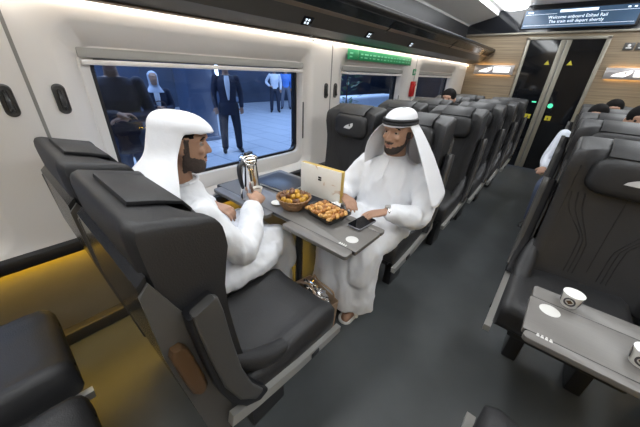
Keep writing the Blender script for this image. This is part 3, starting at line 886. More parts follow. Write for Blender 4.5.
# paper cups on the right table
def paper_cup(x, y, label, dark, group):
    t = thing('paper_cup', label, 'cup', (x, y, TZ), R(200), group)
    obj('cup_wall', lathe(new_bm(), [(.001, 0), (.0215, 0), (.0225, .002), (.0295, .050), (.0285, .050), (.0215, .004), (.001, .004)], 28), 'cup', t)
    obj('rim', lathe(new_bm(), [(.0285, .0485), (.031, .050), (.031, .052), (.0285, .0525)], 28), 'paper', t)
    b = new_bm()
    for a in (0, 1, 2, 3):
        c = a*PI/2+R(59)
        for q, (w, h) in enumerate(((.0165, .0175), (.0065, .008))):
            mk = plane_matrix((.0262*math.cos(c)+.0006*q, .0262*math.sin(c)+.0006*q, .027), (-math.sin(c), math.cos(c), 0), (.14*math.cos(c), .14*math.sin(c), 1))
            if q == 0: 
                loft(b, [[mk @ V((w*math.cos(2*PI*k/18)*s_, h*math.sin(2*PI*k/18)*s_, zz)) for k in range(18)] for s_, zz in ((1, -.001), (1, .0012), (.72, .0012), (.72, -.001))], cap=False)
    obj('printed_ring', b, dark, t)
    b = new_bm()
    for a in (0, 1, 2, 3):
        c = a*PI/2+R(59)
        mk = plane_matrix((.0262*math.cos(c), .0262*math.sin(c), .027), (-math.sin(c), math.cos(c), 0), (.14*math.cos(c), .14*math.sin(c), 1))
        loft(b, [[mk @ V(p) for p in ((0, .009, z), (-.009, 0, z), (0, -.009, z), (.009, 0, z))] for z in (-.001, .0014)])
    obj('printed_diamond', b, 'brown' if dark == 'cupdark' else 'cupgreen', t)
    return t
paper_cup(.222, 1.135, 'white paper cup with brown ring print at the table end near the emblem seat', 'cupdark', 'paper cups on the right table')
paper_cup(.385, .985, 'white paper cup with olive print cut off at the right edge', 'cupdark', 'paper cups on the right table')

# bag with foil under the table
t = thing('gift_bag', 'open kraft paper bag stuffed with shiny foil under the table', 'bag', (-.79, .945, 0), R(-12))
b = new_bm(); loft(b, [[(x, y, z) for x, y in rrect(-a, a, -c, c, .01, 3)] for a, c, z in ((.13, .06, .001), (.135, .065, .12), (.14, .07, .235), (.137, .067, .235), (.13, .06, .12), (.126, .056, .01))])
obj('bag_wall', b, 'kraft', t)
for s in (-1, 1):
    b = new_bm(); tube(b, [(-.10, s*.068, .225), (-.085, s*.06, .275), (.0, s*.03, .30), (.085, s*.06, .275), (.10, s*.068, .225)], .006, 6, 4); obj('handle', b, 'kraft', t)
b = new_bm(); bmesh.ops.create_icosphere(b, subdivisions=4, radius=1)
for v in b.verts:
    k = 1+.42*noise.noise(v.co*3.1)+.25*noise.noise(v.co*7)
    v.co = V((v.co.x*.122*k, v.co.y*.056*k, .205+v.co.z*.062*k))
obj('crumpled_foil', b, 'foil', t, smooth=False)
#PART4
#PART4
# ------------------------------------------------------------------ people
def head_matrix(c, yaw, tilt=0., roll=0., sc=1.):
    """local +y is where the face looks"""
    return Matrix.Translation(V(c)) @ Matrix.Rotation(yaw-PI/2, 4, 'Z') @ Matrix.Rotation(tilt, 4, 'X') @ Matrix.Rotation(roll, 4, 'Y') @ Matrix.Scale(sc, 4)
HEADR = [(-.115, .022, .020, .066), (-.108, .040, .040, .052), (-.090, .051, .060, .036), (-.062, .060, .076, .020), (-.03, .067, .087, .010), (0, .072, .092, .004),
         (.03, .076, .096, 0), (.06, .074, .094, -.004), (.085, .064, .082, -.008), (.105, .042, .055, -.01), (.115, .015, .02, -.01)]
def add_head(bm, m):
    b = new_bm()
    loft(b, [[(w*math.cos(2*PI*k/24), cy+d*math.sin(2*PI*k/24), z) for k in range(24)] for z, w, d, cy in HEADR])
    capsule(b, [(0, .088, .022), (0, .100, .0), (0, .111, -.022)], [.008, .010, .012], 10)
    for s in (-1, 1):
        ball(b, (s*.010, .101, -.026), (.009, .011, .008), 10, 8)
        ball(b, (s*.076, -.006, .0), (.011, .021, .032), 12, 8, Matrix.Rotation(s*.35, 4, 'Z'))
        ball(b, (s*.036, .074, -.018), (.022, .016, .016), 12, 8)
    tube(b, [(-.048, .080, .036), (-.02, .093, .040), (.02, .093, .040), (.048, .080, .036)], [.006, .010, .010, .006], 8, 3)
    ball(b, (0, .091, -.052), (.022, .010, .006), 12, 8); ball(b, (0, .089, -.065), (.019, .010, .007), 12, 8)
    ball(b, (0, .080, -.098), (.020, .014, .014), 12, 8)
    merge(bm, b, m)
def sculpt(me, m):
    """press the eye sockets and the mouth line into the fused head"""
    inv = m.inverted(); d = (m.to_3x3() @ V((0, 1, 0))).normalized()
    for v in me.vertices:
        p = inv @ v.co
        if p.y < .04 or abs(p.x) > .09 or abs(p.z) > .12: continue
        k = 0
        for s in (-1, 1): k += .011*math.exp(-(((p.x-s*.033)/.017)**2+((p.z-.014)/.011)**2))
        k += .004*math.exp(-((p.x/.022)**2+((p.z+.058)/.003)**2))
        v.co -= d*k
def face_parts(root, m, brow='hair', look=0):
    for s in (-1, 1):
        b = new_bm(); ball(b, (s*.033, .0715, .013), .0120, 16, 12); bmesh.ops.transform(b, matrix=m, verts=b.verts); e = obj('eye', b, 'eye', root)
        b = new_bm(); ball(b, (s*.033+look, .0802, .0125), (.0062, .004, .0062), 12, 8); bmesh.ops.transform(b, matrix=m, verts=b.verts); obj('iris', b, 'iris', e)
        b = new_bm(); tube(b, [(s*.014, .0925, .034), (s*.030, .090, .0405), (s*.046, .081, .038), (s*.055, .071, .031)], [.0032, .005, .0045, .002], 6, 3); bmesh.ops.transform(b, matrix=m, verts=b.verts); obj('eyebrow', b, brow, root)
        b = new_bm(); tube(b, [(s*.019, .0815, .016), (s*.033, .0865, .0225), (s*.049, .076, .015)], [.002, .003, .002], 6, 3); bmesh.ops.transform(b, matrix=m, verts=b.verts); obj('eyelid', b, 'skin', root)
    b = new_bm(); ball(b, (0, .0965, -.0655), (.016, .005, .0045), 12, 8); ball(b, (0, .0965, -.0545), (.017, .005, .0035), 12, 8); bmesh.ops.transform(b, matrix=m, verts=b.verts); obj('lips', b, 'lip', root)
def patch(name, me, m, cond, off, material, root):
    """hair or beard grown off the head surface inside a region"""
    inv = m.inverted(); b = new_bm(); b.from_mesh(me)
    P = {v.index: inv @ v.co for v in b.verts}
    keep = [f for f in b.faces if all(cond(P[v.index]) for v in f.verts)]
    ks = set(f.index for f in keep)
    bmesh.ops.delete(b, geom=[f for f in b.faces if f.index not in ks], context='FACES')
    b.normal_update()
    nn = {v: v.normal.copy() for v in b.verts}
    for v in b.verts:
        v.co += nn[v]*(off if not v.is_boundary else -.0008)
    ob = obj(name, b, material, root); return ob
def hand(bm, wrist, d, up, side, curl=(.3, .35, .25), spread=.06, sc=.95, thumb=.5):
    """d: from wrist to fingers, up: back of the hand, side: +1 puts the thumb on local +x"""
    d = V(d).normalized(); up = V(up); up = (up-d*up.dot(d)).normalized(); x = d.cross(up)*side
    def P(a, c, h): return V(wrist)+(x*a+d*c+up*h)*sc
    rg = []
    for c, w, h, o in ((-.03, .026, .021, 0), (.0, .028, .020, 0), (.025, .036, .017, .001), (.055, .041, .016, .001), (.085, .041, .013, 0), (.094, .036, .009, 0)):
        rg.append([P(o+w*math.cos(2*PI*k/16), c, h*math.sin(2*PI*k/16)) for k in range(16)])
    loft(bm, rg)
    for i, (a, L) in enumerate(((.030, .068), (.011, .078), (-.010, .073), (-.030, .056))):
        ang = 0; p = V((a, .080, 0)); pts = [P(a*.8, .06, 0), P(*p)]
        for q, (fr, cu) in enumerate(zip((.45, .32, .25), curl)):
            ang += cu*(1+.12*i)
            p = p+V((a*spread*fr*1.5, L*fr*math.cos(ang), -L*fr*math.sin(ang)))
            pts.append(P(*p))
        capsule(bm, pts, [.0088*sc, .0088*sc, .0082*sc, .0076*sc, .0066*sc], 10, 3)
    tp = [P(.022, .012, -.004), P(.046, .035, -.010), P(.052+.012*(1-thumb), .062, -.016-.016*thumb), P(.046+.012*(1-thumb), .084, -.022-.024*thumb)]
    capsule(bm, tp, [.014*sc, .0115*sc, .0098*sc, .0078*sc], 10, 4)
def ell(bm, rings, n=28, p=2.0):
    """stack of ellipses (cx, cy, z, rx, ry)"""
    def s(v): return math.copysign(abs(v)**(2/p), v)
    loft(bm, [[(cx+rx*s(math.cos(2*PI*k/n)), cy+ry*s(math.sin(2*PI*k/n)), z) for k in range(n)] for cx, cy, z, rx, ry in rings])
def wrinkle(me, amp, fr, strength_dir=V((1, 1, .35))):
    vs = [(v.co.copy(), v.normal.copy()) for v in me.vertices]
    out = []
    for c, n in vs:
        p = V((c.x*strength_dir.x, c.y*strength_dir.y, c.z*strength_dir.z))*fr
        k = noise.noise(p)+.5*noise.noise(p*2.3+V((3, 1, 7)))
        out.extend(c+n*amp*(abs(k)-.25)*-1.6)
    me.vertices.foreach_set('co', out); me.update()

def scarf(root, m, rows, ncol, phi0, hem_row, closed_rows, thick=.004):
    """head cloth: rows(i, s) gives local points; the first closed_rows go all round"""
    pass

def cloth_grid(name, pts_rows, m, material, root, skip=None, thick=.004, wrap=False, wav=0.):
    b = new_bm(); vs = []
    for row in pts_rows: vs.append([b.verts.new(m @ V(p)) for p in row])
    for i in range(len(vs)-1):
        n = len(vs[i])
        for j in range(n if wrap else n-1):
            if skip and skip(i, j): continue
            b.faces.new((vs[i][j], vs[i][(j+1) % n], vs[i+1][(j+1) % n], vs[i+1][j]))
    loose = [v for v in b.verts if not v.link_faces]
    bmesh.ops.delete(b, geom=loose, context='VERTS')
    o = obj(name, b, material, root)
    s = o.modifiers.new('sub', 'SUBSURF'); s.levels = 1; s.render_levels = 1
    k = o.modifiers.new('solid', 'SOLIDIFY'); k.thickness = thick; k.offset = 1
    return o

# ---------- man on the right, facing the camera side, black head cord
p = thing('person', 'seated bearded man in white robe and white headscarf with black head cord', 'person', (0, 0, 0))
HM = head_matrix((-.686, 1.500, 1.112), R(-99), R(-5), 0, .96)
b = new_bm(); add_head(b, HM)
capsule(b, [(-.71, 1.535, 1.06), (-.71, 1.555, .98), (-.715, 1.57, .92)], [.056, .058, .07], 14)
ell(b, [(-.73, 1.62, .46, .12, .10), (-.73, 1.62, .56, .15, .11), (-.72, 1.60, .75, .16, .105), (-.72, 1.585, .87, .17, .09), (-.715, 1.575, .92, .08, .06)])
capsule(b, [(-.54, 1.575, .87), (-.455, 1.50, .69), (-.50, 1.36, .70), (-.565, 1.255, .737)], [.048, .042, .036, .027], 12)
capsule(b, [(-.89, 1.575, .87), (-.985, 1.48, .67), (-.93, 1.34, .70), (-.86, 1.262, .737)], [.048, .042, .036, .027], 12)
hand(b, (-.572, 1.245, .738), (-.55, -.62, -.10), (0, 0, 1), 1, (.25, .3, .25), sc=.9)
hand(b, (-.855, 1.258, .738), (.72, -.40, -.06), (0, 0, 1), -1, (.25, .3, .25), sc=.9)
for s, kx, ax, ay in ((-1, -.85, -.84, 1.18), (1, -.60, -.655, 1.22)):
    capsule(b, [(-.73+s*.08, 1.60, .48), (kx, 1.18, .50), (ax, ay+.05, .28), (ax, ay, .09)], [.07, .058, .045, .035], 12, 5)
    capsule(b, [(ax, ay+.03, .045), (ax+.01, ay-.06, .04), (ax+.015, ay-.14, .030)], [.036, .038, .030], 12, 4)
me = fuse('body', b, .0052, 2); sculpt(me, HM)
body = obj('body', None, 'skin', p, mesh=me)
face_parts(p, HM, look=-.002)
def beard_cond(q):
    x, y, z = q
    if abs(x) < .017 and -.070 < z < -.0535 and y > .08: return False
    if z < -.122 or y < -.02: return False
    if abs(x) < .033 and -.054 < z < -.037 and y > .082: return True
    if z < -.060 and y > .05 and abs(x) < .032: return True
    if z < -.048-.25*max(0, y-.02)*1.0 and y > -.01 and abs(x) > .028: return True
    return abs(x) > .058 and z < .02 and -.002 < y < .03
patch('beard', me, HM, beard_cond, .0022, 'beard', p)
# robe
b = new_bm()
ell(b, [(-.735, 1.63, .43, .20, .13), (-.735, 1.62, .50, .225, .17), (-.73, 1.61, .60, .215, .175), (-.73, 1.60, .70, .205, .165), (-.725, 1.595, .80, .205, .15), (-.72, 1.59, .875, .205, .118), (-.715, 1.58, .915, .15, .095), (-.715, 1.57, .948, .082, .078), (-.712, 1.566, .968, .066, .066)], 32, 2.3)
capsule(b, [(-.54, 1.58, .865), (-.475, 1.53, .76), (-.455, 1.47, .675), (-.49, 1.37, .69), (-.548, 1.275, .728)], [.076, .068, .068, .066, .054], 14, 5)
capsule(b, [(-.895, 1.58, .865), (-.965, 1.53, .76), (-.99, 1.46, .67), (-.945, 1.36, .69), (-.885, 1.283, .728)], [.078, .074, .078, .072, .056], 14, 5)
for s, kx in ((-1, -.84), (1, -.61)):
    capsule(b, [(-.73+s*.09, 1.60, .50), (kx, 1.36, .535), (kx, 1.16, .525), (kx-.004*s, 1.13, .36)], [.12, .108, .092, .085], 16, 5)
capsule(b, [(-.73, 1.58, .50), (-.725, 1.34, .525), (-.725, 1.15, .50)], [.12, .105, .08], 16, 5)
loft(b, [[(-.735+cx+rx*math.cos(2*PI*k/40)*(1+.03*math.sin(k*1.9)), cy+ry*math.sin(2*PI*k/40)*(1+.10*math.sin(k*1.57+z*6)), z) for k in range(40)] for z, cx, cy, rx, ry in ((.56, .01, 1.20, .16, .08), (.50, .01, 1.17, .205, .115), (.36, .0, 1.165, .215, .115), (.22, -.01, 1.165, .225, .115), (.10, -.02, 1.165, .235, .12), (.085, -.02, 1.165, .232, .118))])
me = fuse('robe', b, .009, 5); wrinkle(me, .013, 8, V((1, 1, .45))); wrinkle(me, .0042, 17, V((1, 1, .4)))
rb = obj('robe', None, 'robe', p, mesh=me)
b = new_bm(); tube(b, [(-.715+.067*math.cos(a), 1.566+.068*math.sin(a), .968+.006*math.sin(a)) for a in [2*PI*k/20 for k in range(21)]], .007, 8); obj('collar', b, 'robe', rb)
b = new_bm(); tube(b, [(-.712, 1.497, .955), (-.715, 1.462, .90), (-.72, 1.440, .83)], .004, 6, 3); obj('placket', b, 'robe', rb)
# sandals
for ax, ay in ((-.84, 1.18), (-.655, 1.22)):
    b = new_bm(); loft(b, [[(ax+.008+x, ay-.05+y, z) for x, y in rrect(-.045, .045, -.125, .115, .042, 5)] for z in (.001, .014)]); sd = obj('shoe', b, 'paper', p)
    b = new_bm(); capsule(b, [(ax-.038, ay-.085, .02), (ax-.02, ay-.09, .062), (ax+.012, ay-.092, .070), (ax+.045, ay-.085, .055), (ax+.055, ay-.08, .02)], [.014]*5, 8, 3); obj('shoe_strap', b, 'paper', sd)
# watch
b = new_bm(); WC = V((-.562, 1.258, .738)); dv = V((-.55, -.62, -.1)).normalized(); sd_ = dv.cross(V((0, 0, 1))).normalized(); up_ = sd_.cross(dv)
tube(b, [WC+(sd_*math.cos(a)*.031+up_*math.sin(a)*.027) for a in [2*PI*k/20 for k in range(21)]], .0075, 8)
wt = obj('wrist_watch', b, 'watch', p)
b = new_bm(); loft(b, [[WC+up_*h+(dv*math.cos(2*PI*k/20)+sd_*math.sin(2*PI*k/20))*.017 for k in range(20)] for h in (.024, .036)]); obj('watch_face', b, 'watch', wt)
# head cloth
NC = 60
def ring(rx, ry, z, cy=0., n=NC, wav=0., ph=0.):
    return [(rx*math.sin(2*PI*k/n), cy+ry*math.cos(2*PI*k/n), z+wav*math.sin(k*1.3+ph)) for k in range(n)]   # k = 0 is the front, local +x (his right) next
caprows = [ring(.012, .015, .129, -.012), ring(.042, .056, .125, -.012), ring(.064, .086, .110, -.010), ring(.078, .102, .085, -.006), ring(.0825, .106, .062, -.003), ring(.085, .108, .046, 0, wav=.001)]
def drape(s, t):
    """s 0..1 from his right front edge round the back to his left front edge; t 0 at the brow, 1 at the hem"""
    a = R(62)+s*R(220)                                  # azimuth from the front towards his right
    L = .25 if s < .25 else (.25+(.32-.25)*min(1, (s-.25)/.2) if s < .6 else .32+.08*min(1, (s-.6)/.3))
    base = V((.085*math.sin(a), .108*math.cos(a), .046))
    out = V((math.sin(a), math.cos(a), 0))
    side = abs(math.sin(a))
    lat = (.095 if s < .5 else .245)*side+.085*(1-side)*(.7)
    flare = t**.75 if s < .5 else t**.9
    fold = .008*math.sin(s*31+t*2)*min(1, t*2)
    q = base+out*(lat*flare+fold)
    q.z -= L*t**1.12
    edge = min(s, 1-s)
    if edge < .14: q.y += (.02*(1-edge/.14))*min(1, t*1.6)*(.3 if s < .5 else .5)
    if s < .14: q.x += .03*(1-s/.14)*math.sin(t*PI)
    if math.cos(a) < 0: q.y += .02*t
    return (q.x, q.y, q.z)
nd = 44
def whole_scarf(caprows, fn, a0, rng, m, root, thick):
    rows = [list(r_) for r_ in caprows]; nc = len(rows[0]); n0 = len(rows)
    inside = lambda k: a0-R(3) <= 2*PI*(k % nc)/nc <= a0+rng+R(3)
    for i in range(1, 13):
        rows.append([fn(min(1, max(0, (2*PI*k/nc-a0)/rng)), i/12) if inside(k) else rows[n0-1][k] for k in range(nc)])
    return cloth_grid('headscarf', rows, m, 'ghutra', root, wrap=True, thick=thick, skip=lambda i, j: i >= n0-1 and not (inside(j) and inside(j+1)))
nd = 44
cp = whole_scarf(caprows, drape, R(62), R(220), HM, p, .004)
b = new_bm()
for zz, rx, ry in ((.058, .087, .110), (.074, .085, .107)):
    tube(b, [HM @ V((rx*math.cos(a), -.003+ry*math.sin(a), zz+.006*math.sin(a))) for a in [2*PI*k/40 for k in range(41)]], .0088, 8)
obj('head_cord', b, 'agal', p)

# ---------- man by the window, in profile
p = thing('person', 'man in white robe and wrapped white headscarf beside the large window', 'person', (0, 0, 0))
HM = head_matrix((-1.108, .472, 1.122), R(66), R(-7), 0, .93)
b = new_bm(); add_head(b, HM)
capsule(b, [(-1.125, .450, 1.07), (-1.135, .445, .99), (-1.14, .44, .92)], [.054, .056, .07], 14)
ell(b, [(-1.2, .42, .46, .12, .10), (-1.19, .42, .56, .15, .11), (-1.17, .43, .75, .16, .105), (-1.155, .435, .87, .17, .09), (-1.145, .44, .92, .08, .06)])
capsule(b, [(-.975, .43, .87), (-.925, .575, .675), (-1.01, .69, .72), (-1.095, .785, .765)], [.048, .042, .036, .027], 12)
capsule(b, [(-1.33, .43, .87), (-1.41, .55, .69), (-1.34, .62, .72), (-1.265, .645, .745)], [.048, .042, .036, .027], 12)
hand(b, (-1.10, .790, .768), (-.50, .80, .10), (.55, .35, .85), -1, (.55, .6, .5), sc=.95, thumb=.9)
hand(b, (-1.26, .645, .745), (.70, .30, -.10), (0, 0, 1), 1, (.3, .4, .3), sc=.95)
for s, kx in ((1, -1.04), (-1, -1.31)):
    capsule(b, [(-1.2+s*.08, .42, .48), (kx, .85, .50), (kx+.01, .92, .28), (kx+.01, .90, .09)], [.07, .058, .045, .035], 12, 5)
    capsule(b, [(kx+.01, .87, .045), (kx+.01, .96, .04), (kx+.015, 1.04, .030)], [.036, .038, .030], 12, 4)
me = fuse('body', b, .0052, 2); sculpt(me, HM)
obj('body', None, 'skin', p, mesh=me)
face_parts(p, HM)
def beard2(q):
    x, y, z = q
    if abs(x) < .017 and -.070 < z < -.0535 and y > .08: return False
    if z < -.122 or y < -.02: return False
    if abs(x) < .034 and -.054 < z < -.036 and y > .080: return True
    if z < -.058 and y > .05 and abs(x) < .034: return True
    if z < -.030-.30*max(0, y-.02) and y > -.005 and abs(x) > .028: return True
    return abs(x) > .054 and z < .04 and .004 < y < .032
patch('beard', me, HM, beard2, .0022, 'stubble', p)
def hair2(q):
    x, y, z = q
    return (abs(x) > .055 and .012 < y < .05 and .035 < z < .08) or (abs(x) > .05 and -.05 < y <= .012 and .03 < z < .08) or (z > .062 and y > .03 and z < .085)
patch('hair', me, HM, hair2, .004, 'hair', p)
b = new_bm()
ell(b, [(-1.20, .42, .43, .19, .12), (-1.20, .42, .50, .215, .16), (-1.19, .43, .60, .21, .165), (-1.18, .43, .70, .20, .155), (-1.165, .435, .80, .205, .14), (-1.15, .435, .875, .205, .115), (-1.145, .44, .915, .15, .095), (-1.135, .448, .948, .080, .078), (-1.13, .452, .972, .064, .064)], 32, 2.3)
capsule(b, [(-.985, .43, .862), (-.935, .49, .76), (-.915, .575, .665), (-.99, .67, .705), (-1.068, .750, .752)], [.078, .070, .070, .066, .052], 14, 5)
capsule(b, [(-1.32, .43, .865), (-1.39, .48, .77), (-1.41, .55, .68), (-1.36, .61, .71), (-1.30, .635, .735)], [.078, .074, .078, .070, .055], 14, 5)
for s, kx in ((1, -1.035), (-1, -1.31)):
    capsule(b, [(-1.2+s*.095, .42, .50), (kx, .64, .535), (kx, .86, .525), (kx, .92, .38)], [.125, .112, .095, .085], 16, 5)
capsule(b, [(-1.2, .42, .50), (-1.19, .64, .52), (-1.18, .86, .50)], [.125, .105, .085], 16, 5)
loft(b, [[(-1.18+rx*math.cos(2*PI*k/40)*(1+.03*math.sin(k*1.9)), cy+ry*math.sin(2*PI*k/40)*(1+.10*math.sin(k*1.57+z*6)), z) for k in range(40)] for z, cy, rx, ry in ((.56, .84, .16, .08), (.50, .87, .215, .10), (.36, .885, .225, .10), (.22, .89, .23, .10), (.10, .89, .235, .105), (.085, .89, .232, .103))])
loft(b, [[(-.955+.05*(zz < .5)+rx*math.cos(2*PI*k/24), .58+.26*math.sin(2*PI*k/24), zz) for k in range(24)] for zz, rx in ((.515, .05), (.50, .075), (.52, .10), (.56, .10), (.60, .05))])
me = fuse('robe', b, .009, 5); wrinkle(me, .013, 8, V((1, 1, .45))); wrinkle(me, .0042, 17, V((1, 1, .4)))
rb = obj('robe', None, 'robe', p, mesh=me)
b = new_bm(); tube(b, [(-1.13+.065*math.cos(a), .452+.066*math.sin(a), .972+.004*math.sin(a)) for a in [2*PI*k/20 for k in range(21)]], .007, 8); obj('collar', b, 'robe', rb)
caprows = [ring(.014, .018, .128, -.020), ring(.046, .056, .124, -.018), ring(.070, .086, .112, -.012), ring(.084, .106, .092, -.004), ring(.088, .112, .075, -.002), ring(.088, .113, .064, .0, wav=.002)]
# brow edge juts forward
caprows[4] = [(x, y+(.006 if y > .09 else 0), z-.0) for x, y, z in caprows[4]]
caprows[5] = [(x, y+(.010 if y > .09 else 0), z-.004) for x, y, z in caprows[5]]
def drape2(s, t):
    a = R(86)+s*R(188)
    base = V((.088*math.sin(a), .113*math.cos(a), .064))
    out = V((math.sin(a), math.cos(a), 0)); back = max(0, -math.cos(a)); side = abs(math.sin(a))
    L = .24+.10*back
    e = max(0, (t-.30)/.70)
    q = base+out*(.012*math.sin(t*PI)+(.13*side+.16*back)*e**1.2+.006*math.sin(s*29+t*3)*t)
    q.z -= L*t
    edge = min(s, 1-s)
    if edge < .2: q.y -= (.030*(1-edge/.2))*min(1, t*2.2)
    q.y -= .012*t*back
    return (q.x, q.y, q.z)
cp = whole_scarf(caprows, drape2, R(86), R(188), HM, p, .006)
# small cup in his hand
t = thing('coffee_cup', 'tiny white coffee cup held by the man beside the window', 'cup', (-1.175, .872, .772))
obj('bowl', lathe(new_bm(), [(.001, 0), (.014, 0), (.020, .012), (.026, .036), (.0245, .036), (.018, .012), (.001, .004)], 24), 'cup', t)
obj('coffee', lathe(new_bm(), [(.001, .024), (.0215, .024), (.0215, .0245), (.001, .0246)], 20), 'brown', t)

# ---------- people on the platform and among the rear seats
def figure(label, loc, rz, h, top, legs, arms, headcloth=None, hairm='hair', legpose=.0, seated=False, extra=None, sleeve=None, skin='skinlt', inner=None):
    """standing or seated figure, local +y forward, one skin; clothes are children"""
    t = thing('person', label, 'person', loc, rz)
    k = h/1.75
    hz = 0 if not seated else -.45
    def S(pt): return V(pt)*k+V((0, 0, hz*k))
    hm = Matrix.Translation(S((0, .02, 1.62))) @ Matrix.Scale(k, 4)
    bm = new_bm(); add_head(bm, hm)
    capsule(bm, [S((0, .0, 1.56)), S((0, -.01, 1.46))], [.052*k, .06*k], 12)
    tor = [(0, 0, .90, .15, .10), (0, 0, 1.05, .14, .10), (0, .01, 1.25, .165, .11), (0, -.005, 1.38, .175, .09), (0, -.01, 1.45, .10, .06)]
    def T(bb, g): ell(bb, [(S((x, y, z)).x, S((x, y, z)).y, S((x, y, z)).z, (rx+g)*k, (ry+g)*k) for x, y, z, rx, ry in tor])
    T(bm, 0)
    jl = []
    for s in (-1, 1):
        if seated: L = [(s*.09, 0, .90), (s*.11, .42, .92), (s*.11, .46, .70), (s*.11, .44, .50)]
        else: L = [(s*.09, 0, .90), (s*(.10+legpose), .01, .50), (s*(.10+legpose*1.5), -.01, .09)]
        jl.append([S(q) for q in L]); capsule(bm, jl[-1], [.085*k, .062*k, .050*k, .04*k][:len(L)], 12, 5)
        e = L[-1]; capsule(bm, [S((e[0], e[1]-.02, e[2]-.045)), S((e[0]+s*.02, e[1]+.08, e[2]-.055)), S((e[0]+s*.025, e[1]+.16, e[2]-.06))], [.036*k, .036*k, .028*k], 10, 3)
    for A, dirv in arms:
        P_ = [S(q) for q in A]; capsule(bm, P_, [.045*k, .038*k, .027*k], 10, 5)
        hand(bm, P_[-1], dirv, (0, 0, 1) if abs(V(dirv).normalized().z) < .8 else (0, 1, 0), 1, (.35, .4, .3), sc=k*.95)
    me = fuse('body', bm, .009, 2); body = obj('body', None, skin, t, mesh=me)
    for s in (-1, 1):
        b = new_bm(); ball(b, hm @ V((s*.033, .085, .013)), .009*k, 10, 8); obj('eye', b, 'iris', t)
    b = new_bm(); T(b, .014)
    if not seated and top in ('suit',): ell(b, [(0, 0, S((0, 0, .74)).z, .175*k, .125*k), (0, 0, S((0, 0, .95)).z, .17*k, .12*k)])
    for A, dirv in arms:
        P_ = [S(q) for q in A]; P_[-1] = P_[-2].lerp(P_[-1], .9); capsule(b, P_, [.062*k, .055*k, .042*k], 10, 5)
    obj('jacket' if top == 'suit' else 'shirt', None, top, t, mesh=fuse('top', b, .012, 2))
    b = new_bm()
    ell(b, [(0, 0, S((0, 0, .82)).z, .14*k, .11*k), (0, 0, S((0, 0, .99)).z, .155*k, .112*k)])
    for q in jl:
        q = q[:]; q[-1] = q[-2].lerp(q[-1], .97); capsule(b, q, [.105*k, .080*k, .066*k, .06*k][:len(q)], 12, 5)
    obj('trousers', None, legs, t, mesh=fuse('legs', b, .012, 2))
    for s in (-1, 1):
        e = jl[0 if s < 0 else 1][-1]/k
        b = new_bm(); capsule(b, [V((e.x, e.y-.03, e.z-.035))*k, V((e.x+s*.02, e.y+.07, e.z-.045))*k, V((e.x+s*.026, e.y+.17, e.z-.055))*k], [.042*k, .044*k, .034*k], 10, 4); obj('shoe', b, 'shoe', t)
    if inner:
        b = new_bm(); loft(b, [[S((w*math.cos(2*PI*j/12), yy_+.012*math.sin(2*PI*j/12), z)) for j in range(12)] for z, w, yy_ in ((1.44, .04, .085), (1.38, .048, .106), (1.30, .048, .122), (1.22, .042, .129), (1.12, .030, .124), (1.02, .014, .118))]); obj('shirt_front', b, inner, t)
    if headcloth:
        b = new_bm(); ell(b, [(hm.translation.x, hm.translation.y-.02*k, hm.translation.z+z*k, rx*k, ry*k) for z, rx, ry in ((-.24, .17, .12), (-.19, .125, .105), (-.12, .085, .075), (-.06, .082, .088), (0, .088, .096), (.07, .085, .094), (.11, .055, .065), (.13, .01, .012))])
        hc = obj('headscarf', None, headcloth, t, mesh=fuse('cloth', b, .008, 2))
        b = new_bm(); ball(b, hm @ V((0, .072, -.015)), (.056*k, .036*k, .078*k), 16, 12); obj('face', b, skin, t)
    else:
        b = new_bm(); ball(b, hm @ V((0, -.006, .042)), (.083*k, .104*k, .088*k), 18, 12); obj('hair', b, hairm, t)
    return t
armdown = [([(-.19, 0, 1.40), (-.25, -.02, 1.12), (-.24, .06, .88)], (0, .1, -1)), ([(.19, 0, 1.40), (.25, -.02, 1.12), (.24, .06, .88)], (0, .1, -1))]
armfold = [([(-.19, 0, 1.40), (-.24, .02, 1.12), (-.02, .22, 1.10)], (1, .1, 0)), ([(.19, 0, 1.40), (.24, .02, 1.12), (.02, .22, 1.14)], (-1, .1, 0))]
PZ = -.30
figure('person in dark navy jacket standing closest outside the large window, hands clasped', (-3.6, .98, PZ), R(-105), 1.88, 'suit', 'jeans', armfold)
w = figure('woman with pale headscarf and navy jacket on the platform, holding a bag', (-5.5, 2.08, PZ), R(-105), 1.58, 'suit', 'trouser', armfold, headcloth='scarfblue', inner='shirtw')
figure('tall man in dark suit and white shirt standing mid platform', (-5.45, 3.44, PZ), R(-116), 1.86, 'suit', 'trouser', armdown, legpose=.03, inner='shirtw')
figure('man in white shirt and dark trousers standing far across the platform', (-9.76, 8.45, PZ), R(-128), 1.80, 'shirtw', 'trouser', [armdown[0], ([(.19, 0, 1.40), (.33, -.06, 1.15), (.20, .08, 1.0)], (-1, .1, 0))], legpose=.03)
figure('man in bright blue shirt and grey trousers at the far platform', (-10.3, 9.6, PZ), R(-135), 1.80, 'shirtb', 'trouserg', armdown, legpose=.05)
t = thing('handbag', 'brown handbag held in front of the woman with pale headscarf', 'bag', (-5.28, 2.02, .50), R(-105))
obj('bag_body', Box((-.17, -.05, 0), (.17, .05, .21), .03, 3), 'bagbrown', t)
b = new_bm(); tube(b, [(-.10, 0, .20), (-.08, 0, .29), (0, 0, .33), (.08, 0, .29), (.10, 0, .20)], .008, 8, 4); obj('strap', b, 'bagbrown', t)
